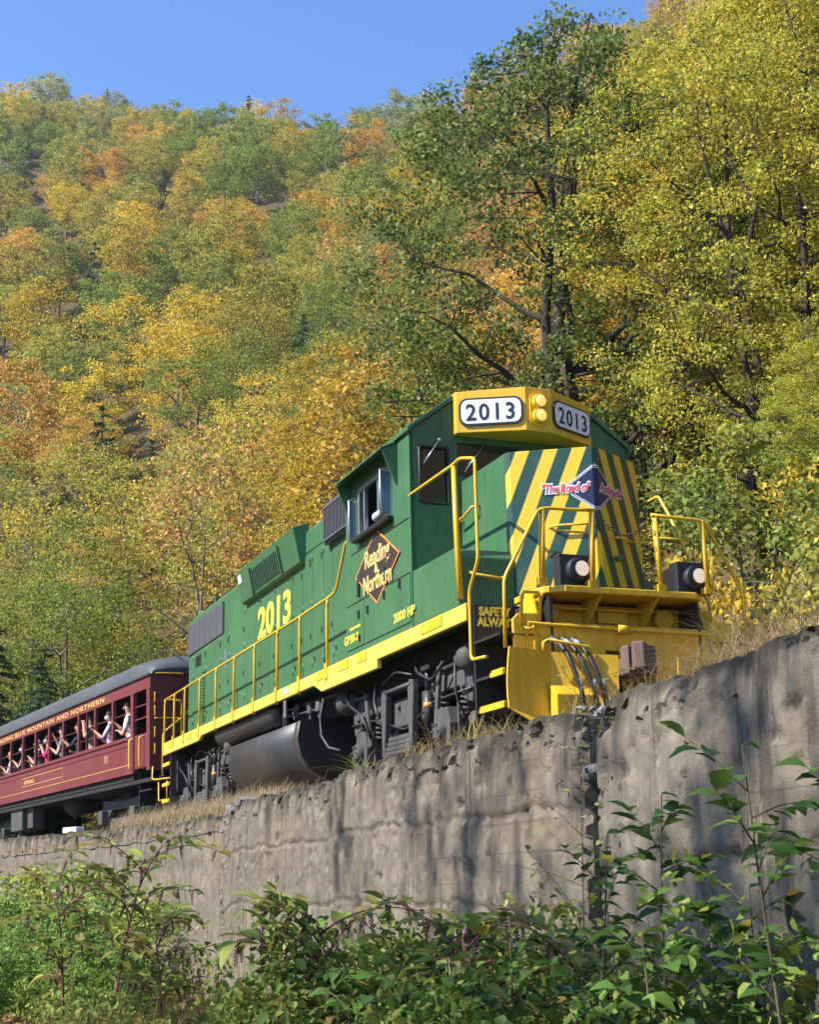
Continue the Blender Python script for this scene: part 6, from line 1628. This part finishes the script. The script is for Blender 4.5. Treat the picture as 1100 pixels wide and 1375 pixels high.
def pokeweed(x, y, H, seed, label, nbr=5, leafs=0.17, per=11, dirs=None, palette=None):
    nbr = int(nbr*2.1); per = int(per*1.0); leafs *= 1.08
    r = random.Random(seed); root = empty('pokeweed_plant', (x, y, gz(x, y)-0.03)); tag(root, label, 'plant')
    pal = palette or [(0.10, 0.16, 0.028), (0.16, 0.20, 0.036), (0.22, 0.22, 0.05), (0.07, 0.12, 0.026), (0.17, 0.13, 0.045)]
    mb = MB(); lean = (r.uniform(-.15, .15)*H, r.uniform(-.1, .1)*H)
    main = [np.array([lean[0]*t*t, lean[1]*t*t, H*0.72*t]) for t in (0, .35, .7, 1)]
    mb.tube(main, [0.015, 0.013, 0.010, 0.007], 7)
    tips = []
    for b in range(nbr):
        t0 = 0.35 + 0.65*b/max(1, nbr-1); s = main[0]*0; k = t0*3; i = min(2, int(k)); s = main[i]*(1-(k-i)) + main[i+1]*(k-i)
        a = dirs[b % len(dirs)] + r.uniform(-.3, .3) if dirs else b*2.4 + r.uniform(-.5, .5)
        L = H*r.uniform(0.20, 0.40)
        e = s + np.array([math.cos(a)*L*0.85, math.sin(a)*L*0.85, L*r.uniform(0.15, 0.62)])
        m = (s+e)/2 + np.array([0, 0, L*0.24])
        pts = [(1-t)**2*s + 2*t*(1-t)*m + t*t*e for t in np.linspace(0, 1, 7)]
        mb.tube(pts, list(np.linspace(0.0075, 0.0025, 7)), 6)
        for j in range(per):
            t = 0.15 + 0.85*j/(per-1); q = (1-t)**2*s + 2*t*(1-t)*m + t*t*e
            tang = 2*(1-t)*(m-s) + 2*t*(e-m); tang = tang/np.linalg.norm(tang)
            sd = np.cross(tang, [0, 0, 1.0]); sd = sd/(np.linalg.norm(sd)+1e-6)*(1 if j % 2 else -1)
            d = sd*r.uniform(.5, 1) + tang*r.uniform(.2, .8) + np.array([0, 0, r.uniform(-.35, .45)])
            n = np.array([r.uniform(-.35, .35), r.uniform(-.35, .35), 1.0])
            c = pal[r.randrange(len(pal))]; v = r.uniform(.8, 1.2)
            st = np.array(q) + d/np.linalg.norm(d)*0.03
            mb.tube([q, st], [0.003, 0.002], 4, caps=False)
            put_leaf(root, poke_l[r.randrange(5)], st, d, n, leafs*r.uniform(.6, 1.25), tuple(u*v for u in c), tuple(u*v*r.uniform(.7, 1.3) for u in c))
            if j % 3 == 1 and r.random() < 0.8:
                bo = link('berry_cluster', berry_m[2 if r.random() < .18 else r.randrange(2)], root); bo.location = tuple(q); k = r.uniform(0.11, 0.17); bo.scale = (k*1.0, k*1.0, k); bo.rotation_euler = (r.uniform(-.3, .3), r.uniform(-.3, .3), r.uniform(0, 6))
    mb.build('stem', M['stem_red'], root, False)
    return root

def sapling(x, y, H, seed, label, leafs=0.095, nbr=10, per=7, lean=(0, 0), palette=None, name='leafy_sapling', stemr=0.011):
    r = random.Random(seed); root = empty(name, (x, y, gz(x, y)-0.03)); tag(root, label, 'shrub')
    pal = palette or [(0.045, 0.10, 0.020), (0.07, 0.13, 0.024), (0.10, 0.16, 0.030), (0.035, 0.08, 0.022)]
    mb = MB(); main = [np.array([lean[0]*t*t+r.uniform(-.02, .02), lean[1]*t*t+r.uniform(-.02, .02), H*t]) for t in (0, .25, .5, .75, 1)]
    mb.tube(main, [stemr, stemr*.9, stemr*.7, stemr*.5, 0.003], 6)
    def leaf_on(q, d, sz):
        c = pal[r.randrange(len(pal))]; v = r.uniform(.75, 1.25)
        if r.random() < 0.03: c = (0.30, 0.20, 0.03)
        n = np.array([r.uniform(-.5, .5), r.uniform(-.5, .5), 1.0])
        put_leaf(root, shrub_l[r.randrange(5)], q, d, n, sz, tuple(u*v for u in c), tuple(u*v*r.uniform(.8, 1.3) for u in c))
    for b in range(nbr):
        t0 = 0.22 + 0.74*b/nbr; k = t0*4; i = min(3, int(k)); s = main[i]*(1-(k-i)) + main[i+1]*(k-i)
        a = b*2.4 + r.uniform(-.4, .4); L = H*r.uniform(0.13, 0.24)*(1.15-0.6*t0)
        e = s + np.array([math.cos(a)*L, math.sin(a)*L, L*r.uniform(.25, .9)])
        mb.tube([s, (s+e)/2 + np.array([0, 0, .02]), e], [stemr*.4, stemr*.28, 0.002], 5)
        for j in range(per):
            t = 0.25 + 0.75*j/(per-1); q = s*(1-t)+e*t; tang = (e-s)/np.linalg.norm(e-s)
            sd = np.cross(tang, [0, 0, 1.0]); sd = sd/(np.linalg.norm(sd)+1e-6)*(1 if j % 2 else -1)
            leaf_on(q, sd*r.uniform(.4, 1) + tang*r.uniform(.3, .9) + np.array([0, 0, r.uniform(-.5, .15)]), leafs*r.uniform(.65, 1.25))
    for j in range(9):
        t = 0.55 + 0.45*j/8; k = t*4; i = min(3, int(k)); q = main[i]*(1-(k-i)) + main[i+1]*(k-i); a = j*2.4
        leaf_on(q, np.array([math.cos(a), math.sin(a), r.uniform(-.4, .5)]), leafs*r.uniform(.6, 1.2))
    mb.build('stem', M['stem_green'], root, False)
    return root

# pokeweed clump before the middle of the wall
YG = [(0.14, 0.17, 0.035), (0.20, 0.21, 0.05), (0.10, 0.14, 0.03), (0.26, 0.24, 0.07), (0.16, 0.11, 0.05)]
pokeweed(-0.38, 9.4, 1.95, 1, 'pokeweed with arching crimson stems reaching highest against the wall', 6, 0.19, 11, [2.6, 3.3, 1.0, 2.2, 0.3, 3.0])
pokeweed(0.05, 9.2, 1.70, 2, 'pokeweed heavy with dark berry clusters in the middle of the thicket', 6, 0.18, 11)
pokeweed(0.45, 8.6, 1.85, 3, 'yellowing pokeweed right of the middle of the thicket', 6, 0.17, 11, None, YG)
pokeweed(-0.25, 10.0, 1.5, 4, 'low pokeweed behind the berry-laden one in the thicket', 5, 0.18, 10)
pokeweed(0.85, 8.2, 1.62, 5, 'pokeweed with a bright crimson stem among the green saplings', 5, 0.16, 10, None, YG)
# pokeweed further off to the left
pokeweed(-2.95, 15.0, 2.75, 6, 'tall pokeweed climbing the dark end of the wall section', 7, 0.20, 11)
pokeweed(-3.6, 15.8, 2.3, 7, 'pokeweed to the left of the tall one, with drooping leaves', 6, 0.20, 10)
pokeweed(-2.2, 13.6, 1.55, 8, 'short pokeweed below the tall one, leaves turning yellow', 6, 0.18, 10, None, YG)
# green saplings in the shade on the right
sapling(1.52, 6.1, 2.18, 11, 'tallest sapling standing clear against the pale wall', 0.125, 15, 7, (-0.12, 0))
sapling(1.86, 5.9, 1.70, 12, 'leafy sapling at the lower right corner', 0.12, 12, 7)
sapling(1.18, 6.9, 2.02, 13, 'dark green sapling left of the tallest one', 0.11, 16, 8)
sapling(0.85, 7.0, 1.85, 14, 'slim sapling with upright twigs before the wall crack', 0.10, 14, 7, (0.1, 0))
sapling(1.30, 6.5, 1.52, 15, 'bushy low sapling in the thick of the shade', 0.12, 16, 8)
sapling(0.50, 7.2, 1.50, 16, 'low green sapling beside the yellowing pokeweed', 0.11, 14, 8)
sapling(0.98, 6.2, 1.42, 17, 'short broad-leaved sapling at the bottom edge', 0.125, 15, 8)
sapling(0.20, 7.6, 1.34, 18, 'small shaded sapling at the bottom of the thicket', 0.11, 13, 8)
sapling(2.02, 6.45, 2.28, 19, 'sapling leaning in from the right edge', 0.12, 14, 6, (-0.12, 0.05))
sapling(1.62, 7.1, 1.62, 20, 'shaded sapling close against the wall', 0.11, 14, 7)
sapling(-0.30, 8.2, 1.28, 21, 'small green sapling under the pokeweed', 0.11, 13, 8)
# thin weed in the crack of the wall
sapling(*track_pt(12.5, 2.50)[:2], 3.05, 30, 'thin pale weed standing in front of the crack in the wall', 0.06, 22, 5, (0.02, 0.02), [(0.20, 0.24, 0.07), (0.28, 0.27, 0.10)], 'tall_weed', 0.006)

# ---- feathery weeds at the left
weed_v = [grow_tree('feathery_weed', 500+i, 1.5, 0.55, 0.02, 10, 90, 60, 0.050, 0.17, 0.012, stems=4, spread=0.5, mat='leaf', bark_='stem_green', up=0.45) for i in range(3)]
for i, (x, y, sx_, rz, lb) in enumerate(((-4.9, 19.6, 1.0, 0, 'feathery bright green weed at the left edge'), (-4.2, 18.6, 0.92, 2, 'feathery green weed in front at the lower left'), (-5.6, 21.0, 1.15, 4, 'feathery weed close to the wall at the left edge'),
        (-3.6, 17.6, 0.80, 1, 'low feathery weed below the pokeweed'), (-4.6, 22.5, 1.1, 3, 'feathery weed standing against the wall behind the pokeweed'), (-3.0, 16.6, 0.72, 5, 'short feathery weed nearest the reddish stems'), (-5.1, 18.2, 0.7, 2.5, 'lowest feathery weed in the lower left corner'))):
    plant_tree('feathery_weed', weed_v[i % 3], (x, y, gz(x, y)-0.02), sx_, rz, (0.10, 0.19, 0.040), (0.17, 0.24, 0.05), lb, None, 'plant')
for i, (x, y, sx_, lb) in enumerate(((-5.4, 23.5, 1.5, 'leafy green bush against the foot of the far wall'), (-3.9, 20.5, 1.25, 'yellow-green bush behind the tall pokeweed'), (-6.6, 25.5, 1.5, 'green bush at the left edge below the coach'))):
    mp_ = bush_v[i % 3]; plant_tree('leafy_bush', mp_, (x, y, gz(x, y)-0.05), (sx_*0.6, sx_*0.55), i*2.0, (0.12, 0.19, 0.03), (0.24, 0.25, 0.05), lb, None, 'bush')

# ---- undergrowth along the foot of the wall: one mass
rng = np.random.default_rng(9); P = []; Sz = []
for _ in range(38000):
    s = rng.uniform(-8, 18) if rng.random() < 0.6 else rng.uniform(9, 16); wy = rng.random()**0.8; o = 2.5 + (1.9 if s > 9 else 2.6)*wy
    x, y, _z = track_pt(s, o)
    if y < 6.2: continue
    hmax = 0.95*(0.55 + 0.9*max(0.0, 0.5+fbm(x*0.7, y*0.7, 2.0))) * (1.15 if s > 9.5 else (0.55 if s > 6 else 0.42))
    P.append((x, y, gz(x, y) + hmax*rng.random()**0.75)); Sz.append(rng.uniform(0.04, 0.095))
me = leaf_mesh('undergrowth', np.array(P), np.array(Sz), rng, M['leaf_near'], up=0.6, aspect=0.62, fold=0.12, oval=True)
o = link('undergrowth', me); o.color = (0.13, 0.22, 0.042, 1); o['tint'] = (0.32, 0.32, 0.07)
tag(o, 'tangled low leaves along the foot of the wall', 'undergrowth', kind='stuff')
sp = []
for _ in range(5200):
    x = rng.uniform(-3.3, -0.7); y = rng.uniform(11.5, 17.5); sp.append((x, y, gz(x, y), rng.uniform(0.3, 0.85)))
grass('red_stems', 'reddish brown dry stems and grass below the pokeweed', sp, (0.20, 0.085, 0.045), (0.32, 0.24, 0.10), 12, 0.45, 0.005, 'dry stems')
# fallen leaves
P = []; 
for _ in range(9000):
    x = rng.uniform(-9, 3); y = rng.uniform(8, 26); P.append((x, y, gz(x, y)+0.02))
me = leaf_mesh('fallen_leaves', np.array(P), rng.uniform(0.06, 0.13, len(P)), rng, M['leaf_near'], up=0.85, aspect=0.7, fold=0.12, oval=True)
o = link('fallen_leaves', me); o.color = (0.30, 0.12, 0.04, 1); o['tint'] = (0.36, 0.24, 0.09)
tag(o, 'fallen brown and orange leaves on the ground', 'fallen leaves', kind='stuff')
P = []
for _ in range(2600):
    s = rng.uniform(-26, 18); o_ = rng.choice([rng.uniform(1.1, 2.1), rng.uniform(-3.4, -1.6)]); x, y, _z = track_pt(s, o_); P.append((x, y, rail_z(s)-0.24+rng.uniform(0, .05)))
me = leaf_mesh('fallen_leaves', np.array(P), rng.uniform(0.06, 0.12, len(P)), rng, M['leaf_near'], up=0.8, aspect=0.7, fold=0.15)
o = link('fallen_leaves', me); o.color = (0.34, 0.13, 0.04, 1); o['tint'] = (0.40, 0.25, 0.09)
tag(o, 'fallen leaves scattered on the ballast', 'fallen leaves', kind='stuff')

# ------------------------------------------------------------------ thin autumn haze in the valley air
hz = MB().box(-3200, 3200, -3200, 3200, -1.0, 232.0).build('haze', [], None, False)
hm = bpy.data.materials.new('thin_haze'); hm.use_nodes = True; hnt = hm.node_tree; hnt.nodes.clear()
ho_ = hnt.nodes.new('ShaderNodeOutputMaterial'); hv = hnt.nodes.new('ShaderNodeVolumePrincipled')
hv.inputs['Color'].default_value = (0.80, 0.88, 1.0, 1); hv.inputs['Density'].default_value = 0.00018; hv.inputs['Anisotropy'].default_value = 0.3
hnt.links.new(hv.outputs[0], ho_.inputs['Volume'])
hz.data.materials.clear(); hz.data.materials.append(hm)
tag(hz, 'thin pale autumn haze over the hillside', 'haze', kind='stuff')
